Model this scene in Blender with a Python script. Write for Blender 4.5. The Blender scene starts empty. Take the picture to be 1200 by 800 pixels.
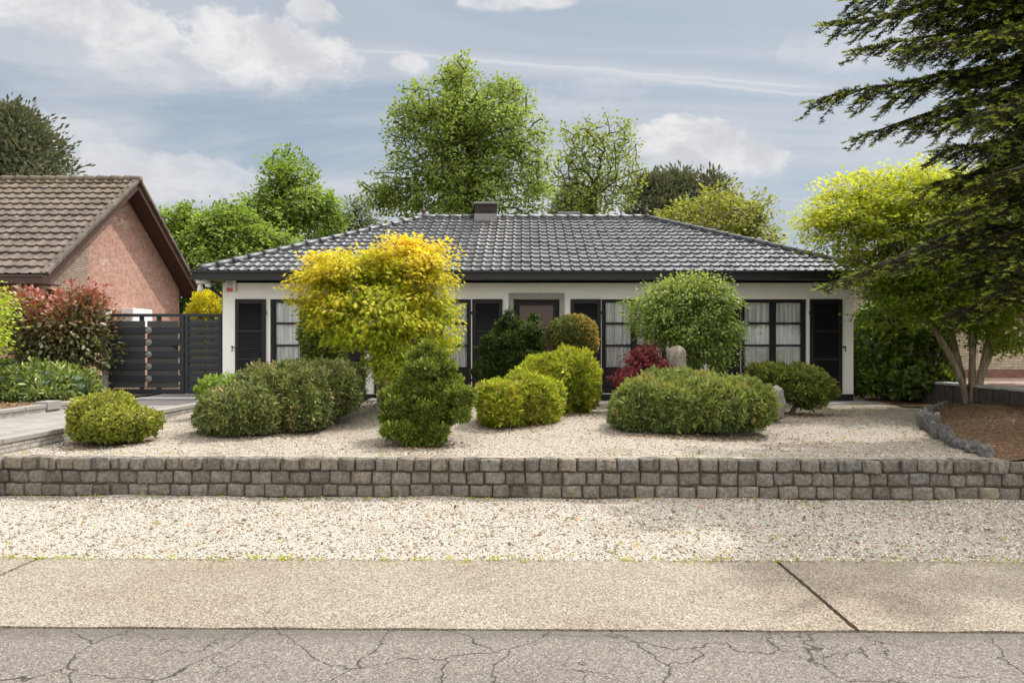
import bpy, bmesh, math, random
import numpy as np
from mathutils import Vector, Matrix, noise as mnoise
R = math.radians
SC = bpy.context.scene
COL = SC.collection
rng = np.random.default_rng(11)
random.seed(5)

# ------------------------------------------------------------------ camera, sky, sun, exposure
CAM_Z, FPX, VX, HY = 1.7, 800.0, 615.0, 404.0
cam = bpy.data.cameras.new('camera')
cam.lens = 24.0; cam.sensor_width = 36.0
cam.shift_x = -(VX - 600) / 1200; cam.shift_y = (HY - 400) / 1200
cam.clip_start = 0.05; cam.clip_end = 3000
co = bpy.data.objects.new('camera', cam); COL.objects.link(co)
co.location = (0, 0, CAM_Z); co.rotation_euler = (R(90), 0, 0)
SC.camera = co

SUN_EL, SUN_AZ = R(57), R(54)          # the sun stands behind the house, a little to the right
sun = bpy.data.lights.new('sun', 'SUN'); sun.energy = 3.75; sun.angle = R(0.6); sun.color = (1.0, .965, .91)
so = bpy.data.objects.new('sun', sun); COL.objects.link(so)
sd = Vector((math.cos(SUN_EL) * math.sin(SUN_AZ), math.cos(SUN_EL) * math.cos(SUN_AZ), math.sin(SUN_EL)))
so.rotation_euler = sd.to_track_quat('Z', 'Y').to_euler(); so.location = sd * 60
vs = SC.view_settings
vs.view_transform = 'Standard'; vs.look = 'None'; vs.exposure = 0.22; vs.gamma = 1.0; vs.use_curve_mapping = False

class NT:
    """tiny node-tree helper"""
    def __init__(s, tree): s.t = tree; s.n = tree.nodes; s.l = tree.links
    def new(s, typ, **kw):
        n = s.n.new(typ)
        for k, v in kw.items(): setattr(n, k, v)
        return n
    def put(s, sock, v):
        if v is None: return
        if isinstance(v, bpy.types.NodeSocket): s.l.new(v, sock)
        else:
            try: sock.default_value = v
            except Exception: sock.default_value = (*v, 1.0) if len(v) == 3 else v
    def math(s, op, a, b=None, c=None, clamp=False):
        n = s.new('ShaderNodeMath', operation=op); n.use_clamp = clamp
        s.put(n.inputs[0], a); s.put(n.inputs[1], b); s.put(n.inputs[2], c)
        return n.outputs[0]
    def vmath(s, op, a, b=None, scale=None):
        n = s.new('ShaderNodeVectorMath', operation=op)
        s.put(n.inputs[0], a); s.put(n.inputs[1], b)
        if scale is not None: s.put(n.inputs['Scale'], scale)
        return n.outputs['Value'] if op in ('DOT_PRODUCT', 'LENGTH', 'DISTANCE') else n.outputs['Vector']
    def mix(s, f, a, b, blend='MIX'):
        n = s.new('ShaderNodeMix', data_type='RGBA', blend_type=blend)
        s.put(n.inputs[0], f); s.put(n.inputs[6], a); s.put(n.inputs[7], b)
        return n.outputs[2]
    def ramp(s, f, stops, interp='LINEAR'):
        n = s.new('ShaderNodeValToRGB'); e = n.color_ramp; e.interpolation = interp
        while len(e.elements) < len(stops): e.elements.new(.5)
        for i, (p, c) in enumerate(stops):
            e.elements[i].position = p
            e.elements[i].color = (c, c, c, 1) if isinstance(c, (int, float)) else (*c, 1)
        s.put(n.inputs[0], f)
        return n.outputs[0]
    def noise(s, vec, scale, detail=3, rough=.55, dist=0.0):
        n = s.new('ShaderNodeTexNoise'); s.put(n.inputs['Vector'], vec)
        n.inputs['Scale'].default_value = scale; n.inputs['Detail'].default_value = detail
        n.inputs['Roughness'].default_value = rough; n.inputs['Distortion'].default_value = dist
        return n.outputs['Fac']
    def noisec(s, vec, scale, detail=3):
        n = s.new('ShaderNodeTexNoise'); s.put(n.inputs['Vector'], vec)
        n.inputs['Scale'].default_value = scale; n.inputs['Detail'].default_value = detail
        return n.outputs['Color']
    def voro(s, vec, scale, feature='F1', out='Distance', rand=1.0):
        n = s.new('ShaderNodeTexVoronoi', feature=feature); s.put(n.inputs['Vector'], vec)
        n.inputs['Scale'].default_value = scale
        n.inputs['Randomness'].default_value = rand
        return n.outputs[out]
    def sep(s, v):
        n = s.new('ShaderNodeSeparateXYZ'); s.put(n.inputs[0], v); return n.outputs
    def smooth_hi(s, dy):
        # crisp towards the top of a cloud head, dissolving towards its base
        return s.math('MULTIPLY_ADD', s.smooth(dy, .35, -.75), .62, .18)
    def comb(s, x, y, z):
        n = s.new('ShaderNodeCombineXYZ'); s.put(n.inputs[0], x); s.put(n.inputs[1], y); s.put(n.inputs[2], z)
        return n.outputs[0]
    def smooth(s, v, a, b):
        n = s.new('ShaderNodeMapRange', interpolation_type='SMOOTHSTEP')
        s.put(n.inputs[0], v); s.put(n.inputs[1], a); s.put(n.inputs[2], b)
        return n.outputs[0]

def build_world():
    w = bpy.data.worlds.new('World'); SC.world = w; w.use_nodes = True
    T = NT(w.node_tree); T.n.clear()
    STR = 0.1
    sky = T.new('ShaderNodeTexSky', sky_type='NISHITA'); sky.sun_disc = False
    sky.sun_elevation = SUN_EL; sky.sun_rotation = SUN_AZ
    sky.air_density = 1.0; sky.dust_density = 2.2; sky.ozone_density = 1.0
    d = T.vmath('NORMALIZE', T.new('ShaderNodeTexCoord').outputs['Generated'])
    x, y, z = T.sep(d)
    az = T.math('ARCTAN2', x, y); el = T.math('ARCSINE', z)
    # hazy blue-grey: the clear sky is veiled by thin high cloud
    base = T.mix(0.72, sky.outputs[0], (3.5, 4.25, 5.0))
    zc = T.math('ADD', T.math('MAXIMUM', z, 0.0), 0.12)
    pl = T.comb(T.math('DIVIDE', x, zc), T.math('DIVIDE', y, zc), 0.0)
    v1 = T.vmath('MULTIPLY', pl, (.55, 1.5, 1))
    ci = T.noise(v1, .8, 7, .6, .8)
    cirrus = T.smooth(ci, .36, .66)
    low = T.smooth(el, .62, .05)
    vf = T.math('MULTIPLY', cirrus, T.math('MULTIPLY_ADD', low, .40, .60), clamp=True)
    c1 = T.mix(vf, base, (5.6, 5.8, 6.15))
    # a pale bank low in the sky
    bank = T.math('MULTIPLY', T.smooth(T.noise(T.comb(az, T.math('MULTIPLY', el, 2.6), 3.0), 3.2, 6, .55, .3), .40, .66), T.smooth(el, .40, .12))
    c1 = T.mix(T.math('MULTIPLY', bank, .75), c1, (6.3, 6.35, 6.5))
    # cumulus heads: soft ellipses in azimuth / elevation broken up by noise
    nz = T.noise(T.comb(az, T.math('MULTIPLY', el, 1.35), 0.0), 8.0, 12, .66, .35)
    nz2 = T.noise(T.comb(az, T.math('MULTIPLY', el, 1.2), 4.0), 26.0, 10, .7, .25)
    wob = T.math('ADD', T.math('MULTIPLY', T.math('SUBTRACT', nz, .5), 2.7), T.math('MULTIPLY', T.math('SUBTRACT', nz2, .5), 1.5))
    mask = None
    def aze(px, py):
        X, Z = (px - VX) / FPX, (HY - py) / FPX
        return math.atan2(X, 1), math.atan2(Z, math.hypot(X, 1))
    for (px, py, rx, ry, a) in [(305, 68, 115, 52, 1.0), (255, 45, 42, 40, .95), (120, 32, 120, 40, .95), (20, 8, 90, 30, .9), (180, 85, 70, 22, .6),
                                (815, 168, 72, 36, 1.0), (870, 190, 60, 24, .8), (585, 6, 44, 12, .7), (365, 16, 34, 22, .8), (480, 78, 26, 18, .7),
                                (640, 4, 40, 10, .8), (200, 215, 150, 42, .55), (60, 160, 80, 28, .35), (690, 115, 70, 26, .3), (1010, 60, 120, 40, .3)]:
        a0, e0 = aze(px, py)
        a1, e1 = aze(px + rx, py); a2, e2 = aze(px, py - ry)
        dx = T.math('DIVIDE', T.math('SUBTRACT', az, a0), abs(a1 - a0))
        dy = T.math('DIVIDE', T.math('SUBTRACT', el, e0), abs(e2 - e0))
        # flat, dissolving base: lower half is stretched
        r = T.math('SQRT', T.math('ADD', T.math('MULTIPLY', dx, dx), T.math('MULTIPLY', dy, dy)))
        m = T.math('MULTIPLY', T.smooth(T.math('SUBTRACT', T.math('SUBTRACT', 1.0, r), T.math('MULTIPLY', wob, -.62)), T.math('MULTIPLY_ADD', T.smooth(dy, .2, -.9), -.12, .10) if False else -.10, T.smooth_hi(dy)), a)
        mask = m if mask is None else T.math('MAXIMUM', mask, m)
    shade = T.noise(T.comb(az, T.math('MULTIPLY', el, 1.5), 9.0), 11.0, 10, .66, .3)
    cc = T.mix(T.smooth(shade, .35, .65), (5.5, 5.55, 5.85), (7.7, 7.6, 7.55))
    c2 = T.mix(T.math('MULTIPLY', mask, .92), c1, cc)
    # two contrail strands
    def vec(px, py): return Vector(((px - VX) / FPX, 1, (HY - py) / FPX)).normalized()
    for (pa, pb, wd, am) in [((400, 57), (960, 103), .0035, .6), ((760, 92), (990, 116), .004, .6), ((560, 72), (800, 93), .004, .35)]:
        va, vb = vec(*pa), vec(*pb); n = va.cross(vb).normalized()
        dist = T.math('ABSOLUTE', T.math('ADD', T.vmath('DOT_PRODUCT', d, tuple(n)), T.math('MULTIPLY', T.math('SUBTRACT', T.noise(T.comb(az, 0.0, 0.0), 14, 4), .5), .014)))
        core = T.smooth(dist, wd, wd * .15)
        wide = T.math('MULTIPLY', T.smooth(dist, wd * 4.5, 0.0), .35)
        a_ = math.atan2(va.x, va.y); b_ = math.atan2(vb.x, vb.y)
        rngm = T.math('MULTIPLY', T.smooth(az, a_ - .12, a_ + .1), T.smooth(az, b_ + .05, b_ - .06))
        f = T.math('MULTIPLY', T.math('MULTIPLY', T.math('MAXIMUM', core, wide), rngm), am)
        c2 = T.mix(f, c2, (6.6, 6.7, 6.9))
    # bright unseen clouds added behind the viewer to fill the shaded house front
    back = T.math('MULTIPLY', T.smooth(y, .15, -.35), T.smooth(T.noise(pl, .9, 5, .55), .28, .5))
    c2 = T.mix(T.math('MULTIPLY', back, .95), c2, (15.5, 15.3, 15.0))
    c2 = T.mix(T.smooth(z, .0, -.05), c2, (2.0, 1.9, 1.7))
    # glow round the sun, added high out of view to brighten the roof tiles
    sv = (math.cos(SUN_EL)*math.sin(SUN_AZ), math.cos(SUN_EL)*math.cos(SUN_AZ), math.sin(SUN_EL))
    gl = T.math('POWER', T.math('MAXIMUM', T.vmath('DOT_PRODUCT', d, sv), 0.0), 3.5)
    gl = T.math('MULTIPLY', gl, T.smooth(z, .44, .62))
    c2 = T.mix(1.0, c2, T.vmath('SCALE', (42.0, 41.5, 40.0), scale=gl), 'ADD')
    bg = T.new('ShaderNodeBackground'); T.put(bg.inputs[0], c2); bg.inputs[1].default_value = STR
    o = T.new('ShaderNodeOutputWorld'); T.l.new(bg.outputs[0], o.inputs[0])
build_world()

# ------------------------------------------------------------------ helpers
def px(x, y, Y):
    """photo pixel + distance -> world point (used only to measure the place)"""
    return Vector(((x - VX) / FPX * Y, Y, CAM_Z + (HY - y) / FPX * Y))
def pxx(x, Y): return (x - VX) / FPX * Y
def pzz(y, Y): return CAM_Z + (HY - y) / FPX * Y

ORG = {}
def tag(o, label=None, cat=None, group=None, kind=None):
    if label: o['label'] = label
    if cat: o['category'] = cat
    if group: o['group'] = group
    if kind: o['kind'] = kind
    return o
def thing(name, loc, label, cat, group=None):
    o = bpy.data.objects.new(name, None); COL.objects.link(o); o.location = loc
    o.empty_display_size = .2
    ORG[o.name] = Vector(loc)
    return tag(o, label, cat, group)
def link(name, me, material, parent=None, loc=None):
    """vertices are in world space; they are shifted to the thing's own origin"""
    o = bpy.data.objects.new(name, me); COL.objects.link(o)
    if parent is not None:
        org = ORG[parent.name]; o.parent = parent
    else:
        org = Vector(loc) if loc is not None else Vector((0, 0, 0)); o.location = org
    me.transform(Matrix.Translation(-org)); me.update()
    ORG[o.name] = org
    if material is not None:
        for m in (material if isinstance(material, (list, tuple)) else [material]): me.materials.append(m)
    return o

class MB:
    def __init__(s): s.v = []; s.f = []; s.sm = []
    def add(s, vs, fs, smooth=False):
        b = len(s.v); s.v += [tuple(v) for v in vs]
        s.f += [tuple(b + i for i in f) for f in fs]; s.sm += [smooth] * len(fs)
        return s
    def box(s, x0, x1, y0, y1, z0, z1):
        v = [(x0,y0,z0),(x1,y0,z0),(x1,y1,z0),(x0,y1,z0),(x0,y0,z1),(x1,y0,z1),(x1,y1,z1),(x0,y1,z1)]
        return s.add(v, [(3,2,1,0),(4,5,6,7),(0,1,5,4),(1,2,6,5),(2,3,7,6),(3,0,4,7)])
    def obox(s, c, size, M):
        hx, hy, hz = [q / 2 for q in size]; c = Vector(c)
        v = [c + M @ Vector((a*hx, b*hy, d*hz)) for d in (-1,1) for (a,b) in ((-1,-1),(1,-1),(1,1),(-1,1))]
        return s.add(v, [(3,2,1,0),(4,5,6,7),(0,1,5,4),(1,2,6,5),(2,3,7,6),(3,0,4,7)])
    def prism(s, poly, d):
        """poly: 3D points of a flat face, d: extrusion vector"""
        n = len(poly); d = Vector(d)
        v = [Vector(p) for p in poly]; v += [p + d for p in v]
        return s.add(v, [tuple(range(n - 1, -1, -1)), tuple(range(n, 2*n))] + [(i, (i+1) % n, n + (i+1) % n, n + i) for i in range(n)])
    def tube(s, pts, rad, n=8, caps=True, arc=None, smooth=True):
        pts = [Vector(p) for p in pts]
        if not isinstance(rad, (list, tuple)): rad = [rad] * len(pts)
        b = []; prev = None
        for i, p in enumerate(pts):
            t = (pts[min(i+1, len(pts)-1)] - pts[max(i-1, 0)]).normalized()
            if prev is None:
                a = Vector((0,0,1)) if abs(t.z) < .9 else Vector((1,0,0))
                u = t.cross(a).normalized()
            else: u = (prev - t * prev.dot(t)).normalized()
            prev = u; w = t.cross(u)
            for k in range(n):
                th = 2*math.pi*k/n; b.append(p + (u*math.cos(th) + w*math.sin(th)) * rad[i])
        f = []
        for i in range(len(pts)-1):
            for k in range(n):
                f.append((i*n+k, i*n+(k+1)%n, (i+1)*n+(k+1)%n, (i+1)*n+k))
        if caps: f += [tuple(range(n-1,-1,-1)), tuple(range((len(pts)-1)*n, len(pts)*n))]
        return s.add(b, f, smooth)
    def lathe(s, c, prof, n=14):
        c = Vector(c); v = []; f = []
        for (r, z) in prof:
            for k in range(n):
                a = 2*math.pi*k/n; v.append(c + Vector((r*math.cos(a), r*math.sin(a), z)))
        for i in range(len(prof)-1):
            for k in range(n): f.append((i*n+k, i*n+(k+1)%n, (i+1)*n+(k+1)%n, (i+1)*n+k))
        f += [tuple(range(n-1,-1,-1)), tuple(range((len(prof)-1)*n, len(prof)*n))]
        return s.add(v, f, True)
    def build(s, name, material, parent=None, loc=None, bevel=0.0, seg=2):
        me = bpy.data.meshes.new(name); me.from_pydata(s.v, [], s.f)
        me.polygons.foreach_set('use_smooth', s.sm)
        o = link(name, me, material, parent, loc)
        if bevel:
            b = o.modifiers.new('bevel', 'BEVEL'); b.width = bevel; b.segments = seg; b.limit_method = 'ANGLE'
        return o

def np_mesh(name, V, K, material, parent=None, loc=None, attrs=None, smooth=False):
    """V: (N*K,3) vertices of N polygons with K corners each"""
    V = np.asarray(V, dtype=np.float32); N = len(V) // K
    me = bpy.data.meshes.new(name)
    me.vertices.add(N*K); me.vertices.foreach_set('co', V.ravel())
    me.loops.add(N*K); me.loops.foreach_set('vertex_index', np.arange(N*K, dtype=np.int32))
    me.polygons.add(N); me.polygons.foreach_set('loop_start', (np.arange(N)*K).astype(np.int32))
    me.polygons.foreach_set('loop_total', np.full(N, K, dtype=np.int32))
    if smooth: me.polygons.foreach_set('use_smooth', np.ones(N, dtype=bool))
    me.update(calc_edges=True)
    for k, a in (attrs or {}).items():
        at = me.attributes.new(k, 'FLOAT', 'FACE'); at.data.foreach_set('value', np.asarray(a, dtype=np.float32))
    return link(name, me, material, parent, loc)

def grid_mesh(name, P, material, parent=None, loc=None, smooth=True):
    """P: (nv,nu,3) grid of points"""
    P = np.asarray(P, dtype=np.float32); nv, nu, _ = P.shape
    i = np.arange((nv-1)*(nu-1)); r, c = i // (nu-1), i % (nu-1)
    F = np.stack([r*nu+c, r*nu+c+1, (r+1)*nu+c+1, (r+1)*nu+c], 1)
    me = bpy.data.meshes.new(name)
    me.vertices.add(nv*nu); me.vertices.foreach_set('co', P.ravel())
    N = len(F); me.loops.add(N*4); me.loops.foreach_set('vertex_index', F.ravel().astype(np.int32))
    me.polygons.add(N); me.polygons.foreach_set('loop_start', (np.arange(N)*4).astype(np.int32))
    me.polygons.foreach_set('loop_total', np.full(N, 4, dtype=np.int32))
    if smooth: me.polygons.foreach_set('use_smooth', np.ones(N, dtype=bool))
    me.update(calc_edges=True)
    return link(name, me, material, parent, loc)

# ------------------------------------------------------------------ materials
def mat(name, fn):
    m = bpy.data.materials.new(name); m.use_nodes = True
    T = NT(m.node_tree); T.n.clear()
    out = T.new('ShaderNodeOutputMaterial')
    P = T.new('ShaderNodeBsdfPrincipled'); T.l.new(P.outputs[0], out.inputs[0])
    T.P = P; T.out = out
    T.pos = T.new('ShaderNodeNewGeometry').outputs['Position']
    T.obj = T.new('ShaderNodeTexCoord').outputs['Object']
    fn(T)
    return m
def setp(T, col=None, rough=None, spec=None, metal=None, bump=None, bstr=.3, bdist=.01):
    P = T.P
    if col is not None: T.put(P.inputs['Base Color'], col)
    if rough is not None: T.put(P.inputs['Roughness'], rough)
    if spec is not None: T.put(P.inputs['Specular IOR Level'], spec)
    if metal is not None: T.put(P.inputs['Metallic'], metal)
    if bump is not None:
        b = T.new('ShaderNodeBump'); b.inputs['Strength'].default_value = bstr; b.inputs['Distance'].default_value = bdist
        T.put(b.inputs['Height'], bump); T.l.new(b.outputs[0], P.inputs['Normal'])
def plain(name, c, rough=.5, spec=.5, var=.18, scale=9, metal=0.0, bstr=.08):
    def f(T):
        n = T.noise(T.pos, scale, 5, .6)
        col = T.mix(n, tuple(q*(1-var) for q in c), tuple(min(1, q*(1+var)) for q in c))
        n2 = T.noise(T.pos, scale*14, 2)
        setp(T, col, T.math('MULTIPLY_ADD', n, .2, rough-.1), spec, metal, n2, bstr, .003)
    return mat(name, f)

def leaf_mat(name, c0, c1, c2, tip, trans=.38, rough=.6, spec=.18, tcol=1.25, gain=1.5):
    c0, c1, c2, tip = [tuple(min(.8, q*gain) for q in c) for c in (c0, c1, c2, tip)]
    def f(T):
        a = T.new('ShaderNodeAttribute', attribute_name='rnd').outputs['Fac']
        b = T.new('ShaderNodeAttribute', attribute_name='tip').outputs['Fac']
        c = T.mix(b, T.ramp(a, [(0, c0), (.5, c1), (1, c2)]), tip)
        setp(T, c, rough, spec)
        tr = T.new('ShaderNodeBsdfTranslucent')
        T.put(tr.inputs[0], T.mix(1.0, c, (tcol*1.12, tcol*1.05, tcol*.62), 'MULTIPLY'))
        mx = T.new('ShaderNodeMixShader'); mx.inputs[0].default_value = trans
        T.l.new(T.P.outputs[0], mx.inputs[1]); T.l.new(tr.outputs[0], mx.inputs[2])
        T.l.new(mx.outputs[0], T.out.inputs[0])
    return mat(name, f)

def m_gravel(scale, light, dark, dirt, dirtamt):
    def f(T):
        p = T.vmath('MULTIPLY', T.pos, (1, 1, .6))
        c = T.voro(p, scale, 'F1', 'Color'); d = T.voro(p, scale, 'F1', 'Distance')
        r = T.sep(c)
        col = T.ramp(r[0], [(0, dark), (.22, tuple(q*.72 for q in light)), (.55, light), (1, tuple(min(.92, q*1.3) for q in light))])
        col = T.mix(T.math('MULTIPLY', r[1], .35), col, (.42, .33, .24))
        gap = T.smooth(d, .34, .66)
        col = T.mix(T.math('MULTIPLY', gap, .55), col, tuple(q*.35 for q in dark))
        n = T.noise(T.pos, .9, 6, .65); n2 = T.noise(T.pos, 7.0, 4, .7)
        dm = T.smooth(T.math('ADD', n, T.math('MULTIPLY', T.math('SUBTRACT', n2, .5), .55)), .50, .72)
        col = T.mix(T.math('MULTIPLY', dm, dirtamt), col, dirt)
        fine = T.smooth(T.noise(T.pos, 95.0, 2), .62, .72)
        col = T.mix(T.math('MULTIPLY', fine, T.math('MULTIPLY_ADD', dm, .6, .18)), col, (.07, .05, .03))
        h = T.math('ADD', T.math('SUBTRACT', 1.0, d), T.math('MULTIPLY', r[2], .8))
        setp(T, col, .9, .15, None, h, .7, .008)
    return f
M = {}
M['gravel_garden'] = mat('gravel_garden', m_gravel(88, (.425, .38, .315), (.15, .12, .09), (.18, .135, .09), .72))
M['gravel_verge'] = mat('gravel_verge', m_gravel(92, (.485, .447, .385), (.19, .16, .125), (.23, .185, .13), .72))

def f_pave(T):
    p = T.pos
    v = T.voro(p, 110, 'F1', 'Color'); r = T.sep(v)
    col = T.ramp(r[0], [(0, (.09, .072, .053)), (.3, (.19, .158, .121)), (.7, (.255, .217, .17)), (1, (.365, .325, .265))])
    n = T.noise(p, .7, 6, .6); n2 = T.noise(T.vmath('MULTIPLY', p, (1, 3, 1)), 2.2, 5, .65)
    col = T.mix(T.smooth(n, .38, .7), col, T.mix(1.0, col, (.84, .80, .77), 'MULTIPLY'))
    col = T.mix(T.math('MULTIPLY', T.smooth(n2, .58, .78), .4), col, T.mix(1.0, col, (.66, .62, .58), 'MULTIPLY'))
    sp = T.smooth(T.noise(p, 60, 2), .64, .74)
    col = T.mix(T.math('MULTIPLY', sp, .45), col, (.15, .115, .08))
    setp(T, col, .9, .2, None, T.voro(p, 110), .5, .006)
M['pave'] = mat('washed_concrete', f_pave)

def f_asph(T):
    p = T.pos
    v = T.sep(T.voro(p, 125, 'F1', 'Color'))
    col = T.ramp(v[0], [(0, (.08, .07, .061)), (.4, (.14, .124, .108)), (.8, (.18, .161, .141)), (1, (.27, .245, .215))])
    n = T.noise(p, .55, 6, .6)
    col = T.mix(T.smooth(n, .35, .7), col, T.mix(1.0, col, (.82, .81, .80), 'MULTIPLY'))
    # crack web: two sizes of cell borders, warped, only in places
    wv = T.vmath('ADD', p, T.vmath('SCALE', T.vmath('SUBTRACT', T.noisec(p, 2.6, 5), (.5, .5, .5)), scale=.42))
    e1 = T.voro(wv, 1.25, 'DISTANCE_TO_EDGE'); e2 = T.voro(wv, 3.4, 'DISTANCE_TO_EDGE')
    wid = T.math('MULTIPLY_ADD', T.noise(p, 5, 3), .021, .0005)
    k1 = T.smooth(e1, wid, 0.0)
    k2 = T.math('MULTIPLY', T.smooth(e2, T.math('MULTIPLY', wid, 1.6), 0.0), T.smooth(T.noise(p, .8, 2), .52, .62))
    k = T.math('MULTIPLY', T.math('MAXIMUM', k1, k2), T.smooth(T.noise(p, 1.3, 3), .22, .38))
    col = T.mix(T.math('MULTIPLY', k, .92), col, (.03, .026, .022))
    edge = T.math('MULTIPLY', T.smooth(T.math('ADD', T.sep(p)[1], T.math('MULTIPLY', T.noise(p, 9, 3), .10)), 3.90, 4.12), .55)
    col = T.mix(edge, col, (.075, .065, .055))
    h = T.math('SUBTRACT', T.voro(p, 125), T.math('MULTIPLY', k, 2.0))
    setp(T, col, .9, .15, None, h, .4, .005)
M['asphalt'] = mat('old_asphalt', f_asph)

def f_soil(T):
    p = T.pos
    n = T.noise(p, 14, 8, .7); n2 = T.noise(p, 1.4, 4)
    col = T.ramp(n, [(.25, (.05, .03, .018)), (.5, (.13, .078, .045)), (.75, (.235, .15, .09))])
    bits = T.sep(T.voro(p, 48, 'F1', 'Color'))
    col = T.mix(T.math('MULTIPLY', T.smooth(bits[0], .72, .95), .55), col, (.33, .22, .125))
    col = T.mix(T.math('MULTIPLY', T.smooth(n2, .55, .75), .45), col, (.20, .15, .10))
    setp(T, col, .95, .1, None, T.math('ADD', n, T.voro(p, 48)), .8, .03)
M['soil'] = mat('bark_soil', f_soil)

def f_ground(T):
    n = T.noise(T.pos, .5, 8, .6)
    setp(T, T.ramp(n, [(.3, (.05, .065, .022)), (.6, (.10, .12, .04)), (.8, (.17, .15, .08))]), .95, .1)
M['ground'] = mat('rough_ground', f_ground)

def f_drive(T):
    p = T.pos
    b = T.new('ShaderNodeTexBrick'); b.offset = .5
    T.put(b.inputs['Vector'], p); b.inputs['Scale'].default_value = 1.0
    b.inputs['Brick Width'].default_value = .22; b.inputs['Row Height'].default_value = .11
    b.inputs['Mortar Size'].default_value = .004
    b.inputs['Color1'].default_value = (.215, .195, .18, 1); b.inputs['Color2'].default_value = (.275, .255, .235, 1)
    b.inputs['Mortar'].default_value = (.12, .11, .10, 1)
    n = T.noise(p, 1.2, 6, .6)
    setp(T, T.mix(T.smooth(n, .3, .75), b.outputs[0], T.mix(1.0, b.outputs[0], (.78, .77, .77), 'MULTIPLY')), .85, .25, None, T.noise(p, 70, 2), .2, .004)
M['drive'] = mat('driveway_pavers', f_drive)
def f_pinkpave(T):
    n = T.noise(T.pos, 3, 5); setp(T, T.ramp(n, [(.3, (.27, .19, .15)), (.7, (.36, .27, .22))]), .9, .2)
M['pink_paving'] = mat('pink_paving', f_pinkpave)

def f_sett(T):
    p = T.obj
    rnd = T.new('ShaderNodeAttribute', attribute_name='rnd').outputs['Fac']
    n = T.noise(p, 26, 7, .68); n2 = T.noise(p, 5, 4)
    col = T.ramp(rnd, [(0, (.135, .122, .106)), (.3, (.17, .155, .134)), (.6, (.21, .19, .162)), (.85, (.18, .172, .158)), (1, (.245, .215, .175))])
    col = T.mix(T.smooth(n, .35, .7), T.mix(1.0, col, (.62, .60, .57), 'MULTIPLY'), T.mix(1.0, col, (1.22, 1.2, 1.16), 'MULTIPLY'))
    # dark drip stains from the top edge, lichen specks
    st = T.noise(T.vmath('MULTIPLY', p, (1, 1, .12)), 16, 4, .6)
    zz = T.sep(p)[2]
    col = T.mix(T.math('MULTIPLY', T.math('MULTIPLY', T.smooth(st, .52, .66), T.smooth(zz, .22, .40)), .75), col, (.045, .038, .03))
    li = T.smooth(T.noise(p, 60, 3), .66, .74)
    col = T.mix(T.math('MULTIPLY', li, .5), col, (.33, .31, .25))
    mo = T.math('MULTIPLY', T.smooth(n2, .56, .72), T.smooth(zz, .14, .02))
    col = T.mix(T.math('MULTIPLY', mo, .5), col, (.10, .11, .03))
    setp(T, col, .9, .2, None, n, .75, .02)
M['sett'] = mat('grey_setts', f_sett)
def f_mortar(T):
    n = T.noise(T.pos, 40, 5, .7)
    setp(T, T.ramp(n, [(.3, (.065, .05, .04)), (.55, (.13, .108, .085)), (.8, (.24, .20, .16))]), .95, .1, None, n, .8, .02)
M['mortar'] = mat('dark_mortar', f_mortar)

def f_white(T):
    p = T.pos
    b = T.new('ShaderNodeTexBrick'); b.offset = .5
    x, y, z = T.sep(p)
    T.put(b.inputs['Vector'], T.comb(T.math('ADD', x, y), z, 0.0)); b.inputs['Scale'].default_value = 1.0
    b.inputs['Brick Width'].default_value = .21; b.inputs['Row Height'].default_value = .065; b.inputs['Mortar Size'].default_value = .006
    n = T.noise(p, 1.1, 6, .6); st = T.noise(T.vmath('MULTIPLY', p, (6, 6, .5)), 2.0, 4, .6)
    col = T.mix(T.smooth(n, .35, .7), (.82, .80, .765), (.76, .74, .705))
    col = T.mix(T.math('MULTIPLY', T.smooth(st, .55, .8), .25), col, (.60, .57, .52))
    col = T.mix(T.math('MULTIPLY', T.smooth(z, .78, .60), .25), col, (.55, .52, .46))
    h = T.math('ADD', T.math('MULTIPLY', b.outputs['Fac'], -1.0), T.math('MULTIPLY', T.noise(p, 60, 2), .5))
    setp(T, col, .75, .3, None, h, .14, .004)
M['white_wall'] = mat('white_painted_brick', f_white)

def f_brick(c1, c2, mortar, rowh=.065, bw=.22, eff=0.0):
    def f(T):
        p = T.pos; x, y, z = T.sep(p)
        b = T.new('ShaderNodeTexBrick'); b.offset = .5
        T.put(b.inputs['Vector'], T.comb(T.math('ADD', x, y), z, 0.0)); b.inputs['Scale'].default_value = 1.0
        b.inputs['Brick Width'].default_value = bw; b.inputs['Row Height'].default_value = rowh; b.inputs['Mortar Size'].default_value = .008
        b.inputs['Color1'].default_value = (*c1, 1); b.inputs['Color2'].default_value = (*c2, 1); b.inputs['Mortar'].default_value = (*mortar, 1)
        b.inputs['Bias'].default_value = -.1
        n = T.noise(p, .8, 5, .6); n2 = T.noise(p, 9, 4, .65)
        col = T.mix(T.smooth(n2, .35, .7), b.outputs[0], T.mix(1.0, b.outputs[0], (.70, .67, .65), 'MULTIPLY'))
        if eff:    # pale salt bloom and dark weathered patches on single bricks
            cell = T.sep(T.voro(T.comb(T.math('MULTIPLY', T.math('ADD', x, y), 4.6), T.math('MULTIPLY', z, 15), 0.0), 1.0, 'F1', 'Color'))
            f1 = T.math('MULTIPLY', T.smooth(cell[0], .45, .6), T.smooth(n, .56, .70))
            col = T.mix(T.math('MULTIPLY', f1, eff), col, (.55, .50, .46))
        setp(T, col, .9, .2, None, T.math('MULTIPLY', b.outputs['Fac'], -1.0), .5, .01)
    return f
M['red_brick'] = mat('red_brick', f_brick((.40, .21, .16), (.48, .28, .22), (.38, .28, .23), eff=.65))
M['grey_brick'] = mat('darker_brick', f_brick((.30, .22, .17), (.40, .30, .24), (.17, .14, .12)))
M['cream_brick'] = mat('cream_brick', f_brick((.50, .42, .31), (.57, .49, .38), (.30, .25, .19)))
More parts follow.
